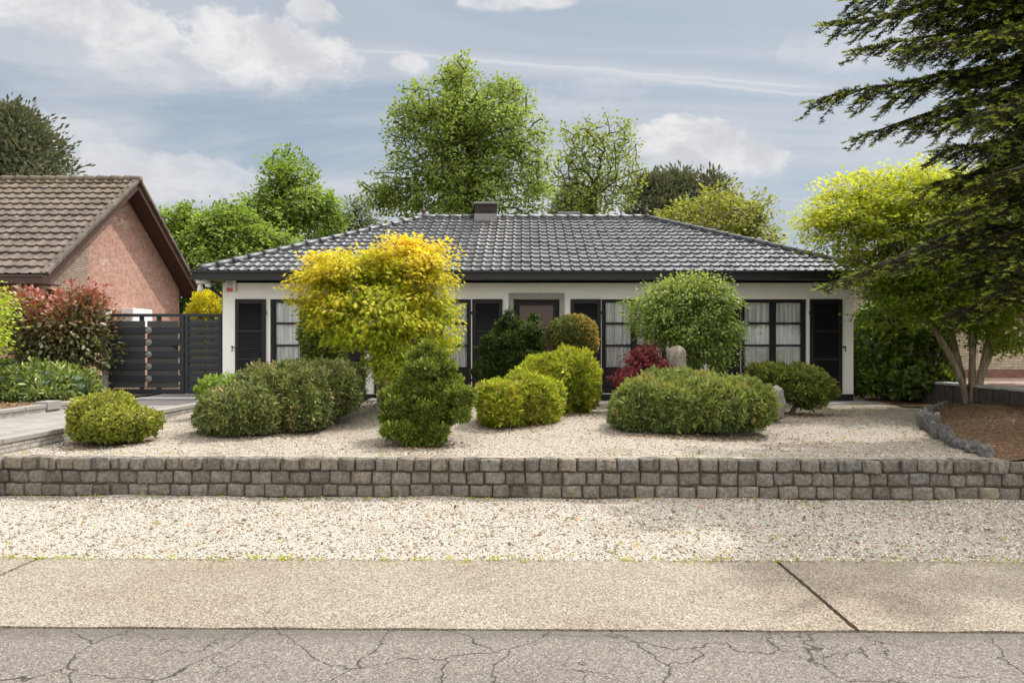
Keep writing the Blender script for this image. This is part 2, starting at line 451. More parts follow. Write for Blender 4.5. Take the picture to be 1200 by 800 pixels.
M['plum_brick'] = mat('plum_brick', f_brick((.24, .12, .10), (.28, .15, .12), (.20, .12, .10)))
M['pale_kerb_brick'] = mat('pale_kerb_brick', f_brick((.30, .28, .25), (.38, .355, .32), (.19, .175, .155), .055, .2))
M['dark_brick'] = mat('dark_brick', f_brick((.032, .022, .019), (.05, .034, .029), (.05, .045, .042)))

def f_tile(T):
    p = T.pos; x, y, z = T.sep(p)
    n = T.noise(p, 5, 4); n2 = T.noise(p, 38, 4, .7)
    tl = T.sep(T.voro(T.comb(T.math('MULTIPLY', x, 3.6), T.math('MULTIPLY', y, 2.9), 0.0), 1.0, 'F1', 'Color', .1))
    col = T.mix(tl[0], (.045, .046, .05), (.085, .085, .09))
    col = T.mix(T.math('MULTIPLY', T.smooth(n2, .6, .75), .3), col, (.15, .13, .10))
    # rusty dirt washed down below the chimney
    sm = T.math('MULTIPLY', T.smooth(T.math('ABSOLUTE', T.math('ADD', x, .72)), .62, .22), T.smooth(T.noise(T.vmath('MULTIPLY', p, (3, 1, 1)), 4, 5, .7), .40, .62))
    sm = T.math('MULTIPLY', sm, T.smooth(z, 3.3, 4.6))
    col = T.mix(T.math('MULTIPLY', sm, .85), col, (.050, .034, .025))
    T.P.inputs['IOR'].default_value = 1.8
    setp(T, col, T.math('ADD', T.math('MULTIPLY_ADD', n, .14, .19), T.math('MULTIPLY', sm, .5)), T.math('MULTIPLY_ADD', sm, -.55, .75), None, n2, .05, .003)
M['glazed_tile'] = mat('glazed_black_tile', f_tile)
M['ridge_tile'] = plain('dull_black_ridge_tile', (.045, .046, .05), .42, .35, .25, 6)
def f_btile(T):
    p = T.pos; z = T.sep(p)[2]
    n = T.noise(p, 2.2, 5); n2 = T.noise(p, 22, 5, .7)
    tl = T.sep(T.voro(T.vmath('MULTIPLY', p, (3.3, 3.6, 0)), 1.0, 'F1', 'Color', .15))
    col = T.mix(tl[0], (.085, .066, .056), (.15, .12, .102))
    col = T.mix(T.math('MULTIPLY', T.smooth(n2, .55, .7), .5), col, (.22, .19, .16))
    moss = T.math('MULTIPLY', T.smooth(T.math('ADD', n2, T.math('MULTIPLY', n, .4)), .70, .84), T.math('MULTIPLY_ADD', T.smooth(z, 5.2, 6.8), .8, .15))
    col = T.mix(moss, col, (.13, .11, .025))
    setp(T, col, .85, .25, None, n2, .3, .01)
M['brown_tile'] = mat('brown_concrete_tile', f_btile)

M['anthracite'] = plain('anthracite_metal', (.032, .033, .038), .42, .5, .15, 5)
M['black_paint'] = plain('black_paint', (.009, .009, .010), .5, .3, .25, 6)
M['fascia'] = plain('dark_fascia', (.016, .016, .018), .5, .3, .2, 4)
M['gate_dark'] = plain('gate_dark', (.026, .029, .037), .5, .3, .12, 4)
M['gate_grey'] = plain('gate_grey', (.060, .059, .060), .55, .3, .2, 6)
M['steel'] = plain('steel', (.5, .5, .5), .35, .5, .1, 10, .9)
M['bluestone'] = plain('bluestone', (.30, .285, .265), .8, .25, .22, 14, bstr=.3)
M['concrete'] = plain('concrete', (.44, .43, .41), .85, .2, .18, 6, bstr=.3)
M['kerb'] = plain('kerb_concrete', (.235, .218, .20), .85, .2, .22, 5, bstr=.3)
M['brown_board'] = plain('brown_board', (.060, .030, .024), .5, .35, .2, 4)
M['brown_box'] = plain('brown_shutter_box', (.14, .062, .045), .5, .35, .15, 5)
M['zinc'] = plain('zinc', (.42, .42, .41), .45, .4, .12, 6)
M['white_plastic'] = plain('white_plastic', (.72, .72, .70), .4, .5, .06, 8)
M['red_plastic'] = plain('red_plastic', (.55, .035, .015), .3, .5, .08, 8)
M['slab_cap'] = plain('chimney_cap', (.20, .20, .20), .8, .2, .2, 8)
M['terracotta'] = plain('terracotta_dark', (.085, .052, .042), .6, .3, .2, 12)
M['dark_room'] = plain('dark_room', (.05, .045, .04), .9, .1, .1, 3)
M['white_shutter'] = plain('white_blind', (.62, .62, .60), .6, .3, .08, 6)
def f_curtain(T):
    p = T.pos; x, y, z = T.sep(p)
    n = T.noise(T.comb(T.math('MULTIPLY', x, 26), T.math('MULTIPLY', z, .6), 0.0), 1.0, 3)
    col = T.mix(T.smooth(n, .35, .65), (.50, .50, .50), (.90, .90, .89))  # light and shade of the folds put into the colour as streaks
    setp(T, col, .9, .1)
    tr = T.new('ShaderNodeBsdfTranslucent'); tr.inputs[0].default_value = (.7, .7, .68, 1)
    mx = T.new('ShaderNodeMixShader'); mx.inputs[0].default_value = .08
    T.l.new(T.P.outputs[0], mx.inputs[1]); T.l.new(tr.outputs[0], mx.inputs[2]); T.l.new(mx.outputs[0], T.out.inputs[0])
M['curtain'] = mat('net_curtain', f_curtain)
def f_glass(T):
    tr = T.new('ShaderNodeBsdfTransparent'); tr.inputs[0].default_value = (.99, .995, .995, 1)
    gl = T.new('ShaderNodeBsdfGlossy'); gl.inputs['Roughness'].default_value = .02
    bp = T.new('ShaderNodeBump'); bp.inputs['Strength'].default_value = .04; bp.inputs['Distance'].default_value = .02
    T.put(bp.inputs['Height'], T.noise(T.pos, 3, 2)); T.l.new(bp.outputs[0], gl.inputs['Normal'])
    fr = T.new('ShaderNodeFresnel'); fr.inputs[0].default_value = 1.55
    mx = T.new('ShaderNodeMixShader')
    T.put(mx.inputs[0], T.math('MULTIPLY_ADD', fr.outputs[0], .7, .0, clamp=True))
    T.l.new(tr.outputs[0], mx.inputs[1]); T.l.new(gl.outputs[0], mx.inputs[2]); T.l.new(mx.outputs[0], T.out.inputs[0])
M['glass'] = mat('window_glass', f_glass)
M['door_glass'] = plain('brown_reflection_glass', (.085, .046, .037), .12, .3, .35, 1.5, bstr=.01)  # brown reflection of a brick house opposite, put into the pane's colour

def f_bark(c):
    def f(T):
        p = T.obj
        n = T.noise(T.vmath('MULTIPLY', p, (1, 1, .25)), 14, 6, .7); n2 = T.noise(p, 3, 4)
        col = T.mix(T.smooth(n, .35, .65), tuple(q*.5 for q in c), c)
        col = T.mix(T.math('MULTIPLY', T.smooth(n2, .55, .7), .4), col, (.16, .17, .11))
        setp(T, col, .9, .15, None, n, .7, .02)
    return f
M['bark'] = mat('bark', f_bark((.17, .135, .10)))
M['pale_bark'] = mat('pale_bark', f_bark((.30, .245, .17)))
M['dark_bark'] = mat('dark_bark', f_bark((.085, .065, .05)))
def f_rock(c, warm):
    def f(T):
        p = T.obj
        n = T.noise(p, 5, 8, .7); n2 = T.noise(p, 40, 4, .7)
        col = T.ramp(n, [(.25, tuple(q*.5 for q in c)), (.5, c), (.75, warm)])
        col = T.mix(T.math('MULTIPLY', T.smooth(n2, .6, .72), .5), col, tuple(min(1, q*1.7) for q in c))
        setp(T, col, .92, .15, None, T.math('ADD', n, T.math('MULTIPLY', n2, .3)), .9, .04)
    return f
M['rock'] = mat('grey_boulder', f_rock((.24, .22, .20), (.30, .25, .20)))
M['tan_rock'] = mat('tan_standing_stone', f_rock((.27, .24, .195), (.31, .26, .20)))
M['slate'] = mat('slate', f_rock((.14, .133, .125), (.21, .195, .175)))
M['dark_stone'] = mat('dark_wall_stone', f_rock((.10, .085, .072), (.14, .115, .095)))

# foliage: (dark, mid, light) real leaf colours, new-growth tip colour
M['lf_oak'] = leaf_mat('oak_leaves', (.055, .080, .020), (.098, .135, .032), (.145, .185, .048), (.20, .225, .06), gain=1.95)
M['lf_fresh'] = leaf_mat('fresh_leaves', (.065, .110, .020), (.115, .17, .030), (.16, .22, .042), (.21, .26, .055))
M['lf_sparse'] = leaf_mat('sparse_leaves', (.09, .12, .022), (.13, .175, .04), (.18, .22, .06), (.24, .22, .05))
M['lf_pine'] = leaf_mat('pine_needles', (.042, .052, .028), (.072, .082, .048), (.11, .115, .07), (.13, .11, .07), .18)
M['lf_willow'] = leaf_mat('yellowgreen_leaves', (.085, .105, .020), (.14, .158, .028), (.195, .21, .042), (.25, .24, .055))
M['lf_maple'] = leaf_mat('golden_maple_leaves', (.095, .15, .010), (.195, .25, .015), (.31, .32, .020), (.52, .385, .030), .42, gain=1.4)
M['lf_maple2'] = leaf_mat('green_maple_leaves', (.058, .098, .012), (.11, .165, .016), (.17, .22, .024), (.33, .34, .034), .48, gain=1.5)
M['lf_juniper'] = leaf_mat('juniper_sprays', (.036, .052, .018), (.088, .106, .034), (.175, .185, .054), (.24, .15, .085), .15)
M['lf_gjuniper'] = leaf_mat('golden_juniper_sprays', (.060, .085, .016), (.155, .185, .018), (.31, .325, .022), (.28, .16, .08), .2)
M['lf_gjuniper2'] = leaf_mat('green_juniper_sprays', (.045, .072, .024), (.105, .135, .036), (.20, .215, .048), (.26, .16, .08), .18)
M['lf_hinoki'] = leaf_mat('hinoki_fans', (.034, .052, .010), (.076, .104, .015), (.145, .175, .022), (.23, .26, .035), .18)
M['lf_dhinoki'] = leaf_mat('dark_hinoki_fans', (.014, .028, .008), (.030, .050, .011), (.055, .08, .016), (.08, .11, .02), .15)
M['lf_box'] = leaf_mat('box_leaves', (.06, .075, .012), (.12, .14, .020), (.20, .21, .03), (.30, .28, .05), .25)
M['lf_topiary'] = leaf_mat('euonymus_leaves', (.04, .055, .014), (.085, .10, .026), (.15, .145, .045), (.30, .19, .04), .25)
M['lf_red'] = leaf_mat('red_maple_leaves', (.055, .010, .014), (.115, .018, .026), (.19, .032, .042), (.25, .06, .05), .35, tcol=1.2, gain=1.2)
M['lf_photinia'] = leaf_mat('photinia_leaves', (.035, .048, .018), (.075, .08, .028), (.13, .115, .045), (.27, .06, .05), .25, .35, .5)
M['lf_rhodo'] = leaf_mat('rhododendron_leaves', (.03, .055, .014), (.07, .10, .022), (.13, .165, .04), (.24, .27, .05), .2, .35, .5)
M['lf_laurel'] = leaf_mat('laurel_leaves', (.03, .055, .012), (.062, .10, .018), (.105, .155, .026), (.20, .26, .035), .28, .3, .5)
M['lf_yew'] = leaf_mat('yew_needles', (.035, .052, .014), (.085, .105, .022), (.16, .18, .034), (.25, .27, .055), .25)
M['lf_broad'] = leaf_mat('broad_leaves', (.045, .078, .016), (.088, .135, .025), (.15, .20, .04), (.25, .29, .065), .35)
M['lf_spruce'] = leaf_mat('fir_needles', (.016, .022, .010), (.034, .038, .015), (.062, .060, .022), (.34, .40, .055), .12, gain=.95)
M['lf_gthuja'] = leaf_mat('golden_thuja', (.20, .19, .012), (.33, .30, .016), (.45, .38, .02), (.5, .42, .03), .3)
M['lf_far'] = leaf_mat('far_leaves', (.055, .07, .03), (.085, .105, .045), (.12, .135, .06), (.15, .16, .07), .25)
M['lf_lime'] = leaf_mat('lime_leaves', (.13, .19, .014), (.22, .28, .024), (.30, .36, .04), (.36, .40, .06), .4)
M['lf_weed'] = leaf_mat('weed_leaves', (.10, .14, .015), (.18, .22, .02), (.28, .28, .03), (.40, .36, .04), .3)
M['lf_litter'] = leaf_mat('dry_litter', (.05, .032, .018), (.12, .075, .04), (.22, .15, .085), (.33, .13, .05), .1)
M['disc_metal'] = plain('disc_metal', (.20, .19, .18), .5, .4, .15, 10)
# ------------------------------------------------------------------ foliage generators
GROUND = None
def nrm(a): return a / np.maximum(np.linalg.norm(a, axis=1, keepdims=True), 1e-9)
def rdir(n): return nrm(rng.normal(size=(n, 3)))
_PH = rng.uniform(0, 6.28, (8, 3)); _KD = nrm(rng.normal(size=(8, 3)))
def lump(P, f=1.0):
    """cheap smooth 3D noise, about -1..1"""
    P = np.asarray(P); s = 0
    for i in range(8):
        s = s + np.sin((P @ _KD[i]) * f * (1 + .37*i) * 2.2 + _PH[i, 0]) * (1 / (1 + .25*i))
    return s / 3.2
def star(n=5, inner=.34, lobes=(1.0, .85, .6)):
    """palmate leaf outline, stalk at the origin, tip along +x"""
    ang = [-125, -62, 0, 62, 125]; ln = [lobes[2], lobes[1], lobes[0], lobes[1], lobes[2]]
    pts = [(-.1, 0)]
    c = .36
    for i, (a, l) in enumerate(zip(ang, ln)):
        pts.append((c + l*.64*math.cos(R(a)), l*.64*math.sin(R(a))))
        if i < 4:
            m = R((a + ang[i+1]) / 2); pts.append((c + inner*.5*math.cos(m), inner*.5*math.sin(m)))
    return np.array([(x, y, -.18*abs(y) - .10*max(0, x-.4)) for x, y in pts])
TM = {
 'leaf': np.array([(0,0,0), (.3,.24,.06), (.72,.2,.05), (1,0,-.06), (.72,-.2,.05), (.3,-.24,.06)]),
 'long': np.array([(0,0,0), (.35,.14,.05), (.75,.12,.02), (1,0,-.12), (.75,-.12,.02), (.35,-.14,.05)]),
 'diamond': np.array([(0,0,0), (.5,.32,.08), (1,0,-.04), (.5,-.32,.08)]),
 'needle': np.array([(0,.07,0), (.75,.075,0), (1,0,0), (.75,-.075,0), (0,-.07,0)])[[0,1,2,3,4]],
 'spray': np.array([(0,0,0), (.55,.17,.03), (1,0,0), (.55,-.17,.03)]),
 'fan': np.array([(0,0,0), (.6,.36,.0), (.85,.25,.06), (1,0,.02), (.85,-.25,.06), (.6,-.36,.0)]),
 'feather': np.array([(0,0,0), (.22,.19,.04), (.30,.06,.02), (.50,.21,.05), (.58,.06,.02), (.80,.15,.03), (1,0,-.03), (.80,-.15,.03), (.58,-.06,.02), (.50,-.21,.05), (.30,-.06,.02), (.22,-.19,.04)]),
 'star': star(),
 'fine': star(inner=.22, lobes=(1.05, .85, .5)),
}
def foliage(name, P, U, Nn, S, tmpl, material, parent, rnd, tip, droop=0.0, zmin=None):
    t = TM[tmpl]; K = len(t)
    U = nrm(U)
    if droop: U = nrm(U - np.array([0, 0, droop]))
    Nn = Nn - U * np.sum(Nn*U, 1, keepdims=True); Nn = nrm(Nn)
    W = np.cross(Nn, U)
    S = np.asarray(S).reshape(-1, 1, 1)
    V = P[:, None, :] + S * (t[None, :, 0:1]*U[:, None] + t[None, :, 1:2]*W[:, None] + t[None, :, 2:3]*Nn[:, None])
    if zmin is not None: V[..., 2] = np.maximum(V[..., 2], zmin)
    return np_mesh(name, V.reshape(-1, 3), K, material, parent, None, {'rnd': np.clip(rnd, 0, 1), 'tip': np.clip(tip, 0, 1)})

def in_ell(P, e, k=1.0):
    c, r = np.array(e[0]), np.array(e[1])
    return np.sum(((P - c) / (r*k))**2, 1) < 1
def shell(ells, n, rough=.12, freq=2.0, depth=.05, zfloor=None, cut=.9, fine=0.0, ffreq=11.0):
    """points and outward normals over the surface of a union of ellipsoids"""
    area = np.array([(e[1][0]*e[1][1] + e[1][1]*e[1][2] + e[1][0]*e[1][2]) for e in ells]); area = area / area.sum()
    Ps, Ns, Ei = [], [], []
    for i, e in enumerate(ells):
        m = max(8, int(n * area[i])); c, r = np.array(e[0]), np.array(e[1])
        d = rdir(m)
        sq = e[2] if len(e) > 2 else 2.0       # >2 : boxier (clipped) body
        if sq != 2.0: d = d / (np.sum(np.abs(d)**sq, 1, keepdims=True))**(1/sq)
        nl = lump(c + d*r, freq)
        p = c + d*r*(1 + rough*nl)[:, None]
        N = nrm(np.sign(d)*np.abs(d)**(sq-1) / r)
        if fine: p = p + N*(fine*lump(p, ffreq))[:, None]
        p = p - N * (np.abs(rng.normal(size=m)) * depth)[:, None]
        ok = np.ones(m, bool)
        for j, q in enumerate(ells):
            if j != i: ok &= ~in_ell(p, q, cut)
        if zfloor is not None: ok &= p[:, 2] > zfloor
        if GROUND is not None and c[1] < 15 and c[0] > -6: ok &= p[:, 2] > GROUND(p[:, 0], p[:, 1]) + .015*lump(p, 9.0)
        Ps.append(p[ok]); Ns.append(N[ok]); Ei.append(np.full(ok.sum(), i))
    return np.concatenate(Ps), np.concatenate(Ns), np.concatenate(Ei)

def hull_mesh(name, ells, k, material, parent, rough=.1, freq=2.0):
    """dense leafless inside of a clipped shrub"""
    V = []
    bm = bmesh.new(); bmesh.ops.create_icosphere(bm, subdivisions=3, radius=1.0)
    base = np.array([v.co[:] for v in bm.verts]); F = [[v.index for v in f.verts] for f in bm.faces]; bm.free()
    mb = MB()
    for e in ells:
        c, r = np.array(e[0]), np.array(e[1]); d = base
        sq = e[2] if len(e) > 2 else 2.0
        if sq != 2.0: d = d / (np.sum(np.abs(d)**sq, 1, keepdims=True))**(1/sq)
        p = c + d*r*k*(1 + rough*lump(c + d*r, freq))[:, None]
        mb.add([tuple(q) for q in p], F, True)
    return mb.build(name, material, parent)

def tufts(P, N, m, spread, size, jit=.35):
    """m blades for every point, fanned about the normal"""
    n = len(P); I = np.repeat(np.arange(n), m)
    U = nrm(N[I] + rng.normal(size=(n*m, 3))*spread)
    Nn = rdir(n*m)
    S = size * rng.uniform(1-jit, 1+jit, n*m) * np.where(rng.uniform(size=n*m) < .05, 1.4, 1.0)
    return P[I] + rng.normal(size=(n*m, 3))*size*.18, U, Nn, S, I

def shrub(name, label, ells, n, m, size, tmpl, material, spread=.8, rough=.12, freq=2.0, depth=.05, zfloor=0.45, hull=.86,
          tipf=None, cat='shrub', cut=.9, up=.0, face=0.0, group=None, stems=(), stem_mat=None, patch=.25, hullmat=None, fine=0.0, ffreq=11.0, topl=.0):
    c0 = np.mean([e[0] for e in ells], 0)
    root = thing(name, (float(c0[0]), float(c0[1]), zfloor), label, cat, group)
    P, N, E = shell(ells, n, rough, freq, depth, zfloor, cut, fine, ffreq)
    if up: N = nrm(N + np.array([0, 0, up]))
    p, U, Nn, S, I = tufts(P, N, m, spread, size)
    if face: Nn = nrm(N[I]*face + Nn)
    rnd = .5 + patch*lump(p, 3.0) + rng.normal(size=len(p))*.17
    if fine: rnd = rnd + .16*lump(p, ffreq)
    rnd = rnd + topl*N[I][:, 2]  # new growth and top light, both put into the leaf tone
    tip = tipf(p, N[I]) if tipf else np.zeros(len(p))
    foliage('foliage', p, U, Nn, S, tmpl, material, root, rnd, tip, zmin=zfloor + .01)
    if hull:
        hull_mesh('inner_twigs', ells, hull, hullmat or material, root, rough, freq)
    for st in stems:
        MB().tube(st[0], st[1], 7).build('stem', stem_mat or M['bark'], root)
    return root

def skeleton(base, attract, trunk, r0, rmin, material, parent, name='trunk', jit=.06, vis=5):
    """tubes from the trunk to every leaf cluster; thickness follows the number of clusters carried"""
    nodes = [np.array(p, float) for p in trunk]; par = [-1] + list(range(len(trunk)-1))
    A = np.asarray(attract, float)
    order = np.argsort(np.linalg.norm(A - nodes[-1], axis=1) * .6 + np.abs(A[:, 2] - nodes[-1][2]) * .4)
    leafnode = []
    for i in order:
        a = A[i]; nd = np.array(nodes)
        d = a - nd; L = np.linalg.norm(d, axis=1)
        # grow outward and upward, never much downward
        cost = L + np.maximum(0, -d[:, 2]) * 1.0
        cost[0] += 1e3 if len(trunk) > 1 else 0
        j = int(np.argmin(cost))
        mid = (nodes[j]*.5 + a*.5) + rng.normal(size=3) * jit * L[j] + np.array([0, 0, .06*L[j]])
        nodes.append(mid); par.append(j); nodes.append(a); par.append(len(nodes)-2); leafnode.append(len(nodes)-1)
    cnt = np.zeros(len(nodes))
    for k in leafnode: cnt[k] = 1
    for k in range(len(nodes)-1, 0, -1): cnt[par[k]] += cnt[k]
    rad = np.maximum(rmin, r0 * np.sqrt(cnt / cnt[0]))
    nt = len(trunk)
    for k in range(nt): rad[k] = max(rad[k], r0 * (1 - .55*k/max(1, nt-1)) if nt > 1 else r0)
    kids = {}
    for k in range(1, len(nodes)): kids.setdefault(par[k], []).append(k)
    mb = MB(); seen = set()
    # follow chains so that limbs are continuous tubes
    stack = [(0, None)]
    while stack:
        k, p = stack.pop()
        chain = ([p] if p is not None else []) + [k]
        while kids.get(k):
            ch = sorted(kids[k], key=lambda q: -cnt[q]); nx = ch[0]
            for q in ch[1:]: stack.append((q, k))
            chain.append(nx); k = nx
        if len(chain) > 1:
            rr = [float(rad[q]) for q in chain]
            if p is not None: rr[0] = min(rr[0], rr[1]*1.25)
            mb.tube([nodes[q] for q in chain], rr, 8 if max(rr) > .06 else vis, caps=False)
    return mb.build(name, material, parent)

def crown_points(ells, n, rough=.2, freq=.6, bias=.55, gap=-.5, gfreq=1.0, sprig=.12):
    """cluster centres in an uneven crown made of several lobes, denser towards the outside"""
    vol = np.array([np.prod(e[1]) for e in ells])**.8; vol = vol / vol.sum(); out = []
    for e, f in zip(ells, vol):
        m = max(3, int(n*f)); c, r = np.array(e[0]), np.array(e[1])
        d = rdir(m); q = rng.uniform(0, 1, m)**bias
        out.append(c + d*r*(q*(1 + rough*lump(c + d*r, freq)))[:, None])
    P = np.concatenate(out)
    # holes where the sky shows, and sprigs that stand out of the outline
    P = P[lump(P, gfreq) > gap - rng.uniform(0, .25, len(P))]
    sp = []
    for e, f in zip(ells, vol):
        m = int(n*f*sprig); c, r = np.array(e[0]), np.array(e[1]); d = rdir(m); sp.append(c + d*r*rng.uniform(1.02, 1.26, m)[:, None])
    S = np.concatenate(sp)
    for e in ells: S = S[~in_ell(S, e, .98)]
    return np.concatenate([P, S])

def tree(name, label, base, trunk, ells, nclu, nleaf, sig, size, tmpl, material, r0=.2, rmin=.02, bark=None, group=None, cat='tree',
         droop=.25, flat=.6, tipf=None, rough=.25, freq=.6, bias=.5, squash=.7, zmin=None, keep=None, extra=None, rjit=.45, outw=.35, gap=-.55, gfreq=1.0, sprig=.12):
    root = thing(name, base, label, cat, group)
    A = crown_points(ells, nclu, rough, freq, bias, gap, gfreq, sprig)
    if extra is not None: A = np.concatenate([A, extra])
    if zmin is not None: A = A[A[:, 2] > zmin]
    skeleton(base, A, trunk, r0, rmin, bark or M['bark'], root)
    c = np.mean(A, 0)
    sg = sig * rng.uniform(1-rjit, 1+rjit, len(A))
    cnt = np.maximum(3, (nleaf * (sg/sig)**1.6)).astype(int)
    I = np.repeat(np.arange(len(A)), cnt); n = len(I)
    off = np.clip(rng.normal(size=(n, 3)), -1.7, 1.7) * sg[I][:, None] * np.array([1, 1, squash])
    P = A[I] + off
    out = nrm(P - c)
    U = nrm(out*.55 + nrm(off)*.6 + rdir(n)*.75)
    Nn = nrm(np.array([0, 0, flat*2.0]) + out*outw + rdir(n)*.8)
    S = size * rng.uniform(.65, 1.3, n)
    rc = rng.normal(size=len(A))*.14
    rnd = .5 + rc[I] + .16*lump(P, .8) + rng.normal(size=n)*.15
    tip = tipf(P, I) if tipf else np.clip(rng.normal(size=n)*.3, 0, 1)
    foliage('crown', P, U, Nn, S, tmpl, material, root, rnd, tip, droop)
    return root

def conifer_far(name, label, base, top, rad, material, nclu, nleaf, size, group, low=.15, rounded=.6, sig=.35, r0=.2):
    """pine: rounded irregular head of needle clumps on a straight trunk"""
    base = np.array(base, float); H = top - base[2]
    t = rng.uniform(low, 1, nclu)**.8
    prof = np.sqrt(np.maximum(0, 1 - ((t - low)/(1 - low))**(1/rounded))) * rad
    th = rng.uniform(0, 2*math.pi, nclu); q = rng.uniform(.25, 1, nclu)**.6
    A = np.stack([base[0] + prof*q*np.cos(th), base[1] + prof*q*np.sin(th), base[2] + H*t + .15*lump(np.stack([th, t*5, th*0], 1))], 1)
    root = thing(name, tuple(base), label, 'tree', group)
    trunk = [tuple(base + np.array([0, 0, H*k/6])) for k in range(7)]
    skeleton(base, A, trunk[:6], r0, .025, M['dark_bark'], root)
    I = np.repeat(np.arange(nclu), nleaf); n = len(I)
    off = rng.normal(size=(n, 3))*sig*np.array([1, 1, .55]); P = A[I] + off
    U = nrm(nrm(off) + np.array([0, 0, .5]) + rdir(n)*.4)
    rc = rng.normal(size=nclu)*.15
    foliage('crown', P, U, rdir(n), size*rng.uniform(.7, 1.3, n), 'spray', material, root, .5 + rc[I] + rng.normal(size=n)*.15, np.clip(rng.normal(size=n)*.3, 0, 1))
    return root

def rock_mesh(name, c, r, material, label=None, cat=None, group=None, seed=0, flat=1.0, parent=None, sub=4, amp=.22, tilt=0.0, f=1.6, kind=None, sharp=.5, rugged=False):
    bm = bmesh.new(); bmesh.ops.create_icosphere(bm, subdivisions=sub, radius=1.0)
    off = Vector((seed*7.31, seed*3.17, seed*1.73)); c = Vector(c)
    Mx = Matrix.Rotation(tilt, 3, 'Y') @ Matrix.Rotation(seed*1.3, 3, 'Z')
    for v in bm.verts:
        d = v.co.normalized()
        # boxier than a ball, with facets
        b = 1.0 / max(abs(d.x), abs(d.y), abs(d.z))**sharp
        h = mnoise.fractal(d*f + off, 1.0, 2.0, 4) * amp + abs(mnoise.noise(d*f*.8 - off)) * amp * .8
        if rugged: h += .5*amp*(abs(mnoise.noise(Vector((d.x*5, d.y*5, d.z*1.2)) + off))*2 - .6)
        p = d * b * (1 + h - amp*.4) * .86
        v.co = c + Mx @ Vector((p.x*r[0], p.y*r[1], p.z*r[2]))
    me = bpy.data.meshes.new(name); bm.to_mesh(me); bm.free()
    for q in me.polygons: q.use_smooth = not rugged
    o = link(name, me, material, parent, None if parent else (c.x, c.y, c.z - r[2]*.8))
    if label: tag(o, label, cat, group, kind)
    return o
# ------------------------------------------------------------------ ground, road, pavement, garden (the setting)
def y_road(x): return 4.07 - .012*x
def y_pave(x): return 5.39 - .012*x
def y_wall(x): return 7.53 - .022*x        # street face of the setts wall
WT = .26                                     # wall thickness
def gz(x, y):
    """height of the gravel garden"""
    x = np.asarray(x, float); y = np.asarray(y, float)
    z = .445 + .02*np.sin(x*1.3 + y*.7) + .012*np.sin(x*3.1 - y*1.9)
    z = z + .30*np.exp(-((x+2.2)/1.35)**2 - ((y-11.9)/1.25)**2)
    z = z + .10*np.exp(-((x-.6)/1.6)**2 - ((y-11.3)/1.5)**2)
    z = z + .10*np.exp(-((x-2.9)/1.5)**2 - ((y-11.6)/1.3)**2)
    z = z + .10*np.exp(-((x+4.0)/1.1)**2 - ((y-9.8)/1.0)**2)
    k = np.clip((y - y_wall(x) - .2)/.5, 0, 1); z = z*k + .437*(1-k)
    return z * np.clip((16 - y)/1.0, 0, 1) + .44*(1 - np.clip((16 - y)/1.0, 0, 1))
def gz1(x, y): return float(gz(x, y))
GROUND = gz

def sheet(name, xs, ys, zf, material):
    X, Y = np.meshgrid(xs, ys)
    P = np.stack([X, Y, zf(X, Y)], 2)
    return tag(grid_mesh(name, P, material), kind='structure')
def strip(name, x0, x1, nx, fa, fb, ny, zf, material):
    """a grid between two edges y=fa(x) and y=fb(x)"""
    xs = np.linspace(x0, x1, nx); t = np.linspace(0, 1, ny)
    X = np.tile(xs, (ny, 1)); Y = fa(X)*(1-t[:, None]) + fb(X)*t[:, None]
    return tag(grid_mesh(name, np.stack([X, Y, zf(X, Y)], 2), material), kind='structure')

sheet('ground', np.linspace(-500, 500, 3), np.linspace(-300, 900, 3), lambda x, y: x*0 - .12, M['ground'])
strip('road', -60, 60, 60, lambda x: -5 - .012*x, y_road, 20, lambda x, y: x*0 - .004, M['asphalt'])
# pavement of cast slabs, open joints between them
xs = [-60, -27.3, -21.4, -15.57, -9.72, -3.87, 1.98, 7.83, 13.68, 19.5, 60]
mb = MB()
for a, b in zip(xs[:-1], xs[1:]):
    g = .011
    A, B = a + g, b - g
    e = lambda q: .006*math.sin(q*7.3) + .004*math.sin(q*17.1)
    je = lambda q, k: abs(mnoise.noise(Vector((k*5.1, q*9, .3))))*.016 + abs(mnoise.noise(Vector((k*3.3, q*40, 1.3))))*.008   # chipped joint edges
    nx, ny = 24, 44
    for j in range(ny + 1):
        for i in range(nx + 1):
            u = A + (B-A)*i/nx
            y0, y1 = y_road(u)+.012+e(u), y_pave(u)+e(u*1.3)
            y = y0 + (y1-y0)*j/ny
            if i == 0: u += je(y, a)
            if i == nx: u -= je(y, b+.4)
            mb.v.append((u, y, .004))
    base = len(mb.v) - (nx+1)*(ny+1); top = list(mb.v[base:]); mb.v += [(x, y, -.10) for x, y, z in top]; N_ = (nx+1)*(ny+1)
    q = lambda i, j, l=0: base + l*N_ + j*(nx+1) + i
    F_ = [(q(i, j), q(i+1, j), q(i+1, j+1), q(i, j+1)) for j in range(ny) for i in range(nx)]
    F_ += [(q(i, 0, 1), q(i+1, 0, 1), q(i+1, 0), q(i, 0)) for i in range(nx)] + [(q(i+1, ny, 1), q(i, ny, 1), q(i, ny), q(i+1, ny)) for i in range(nx)]
    F_ += [(q(0, j+1, 1), q(0, j, 1), q(0, j), q(0, j+1)) for j in range(ny)] + [(q(nx, j, 1), q(nx, j+1, 1), q(nx, j+1), q(nx, j)) for j in range(ny)]
    mb.f += F_; mb.sm += [False]*len(F_)
tag(mb.build('pavement', M['pave']), kind='structure')
strip('pavement_bed', -60, 60, 4, lambda x: y_road(x)-.02, lambda x: y_pave(x)+.05, 2, lambda x, y: x*0 - .02, M['mortar'])
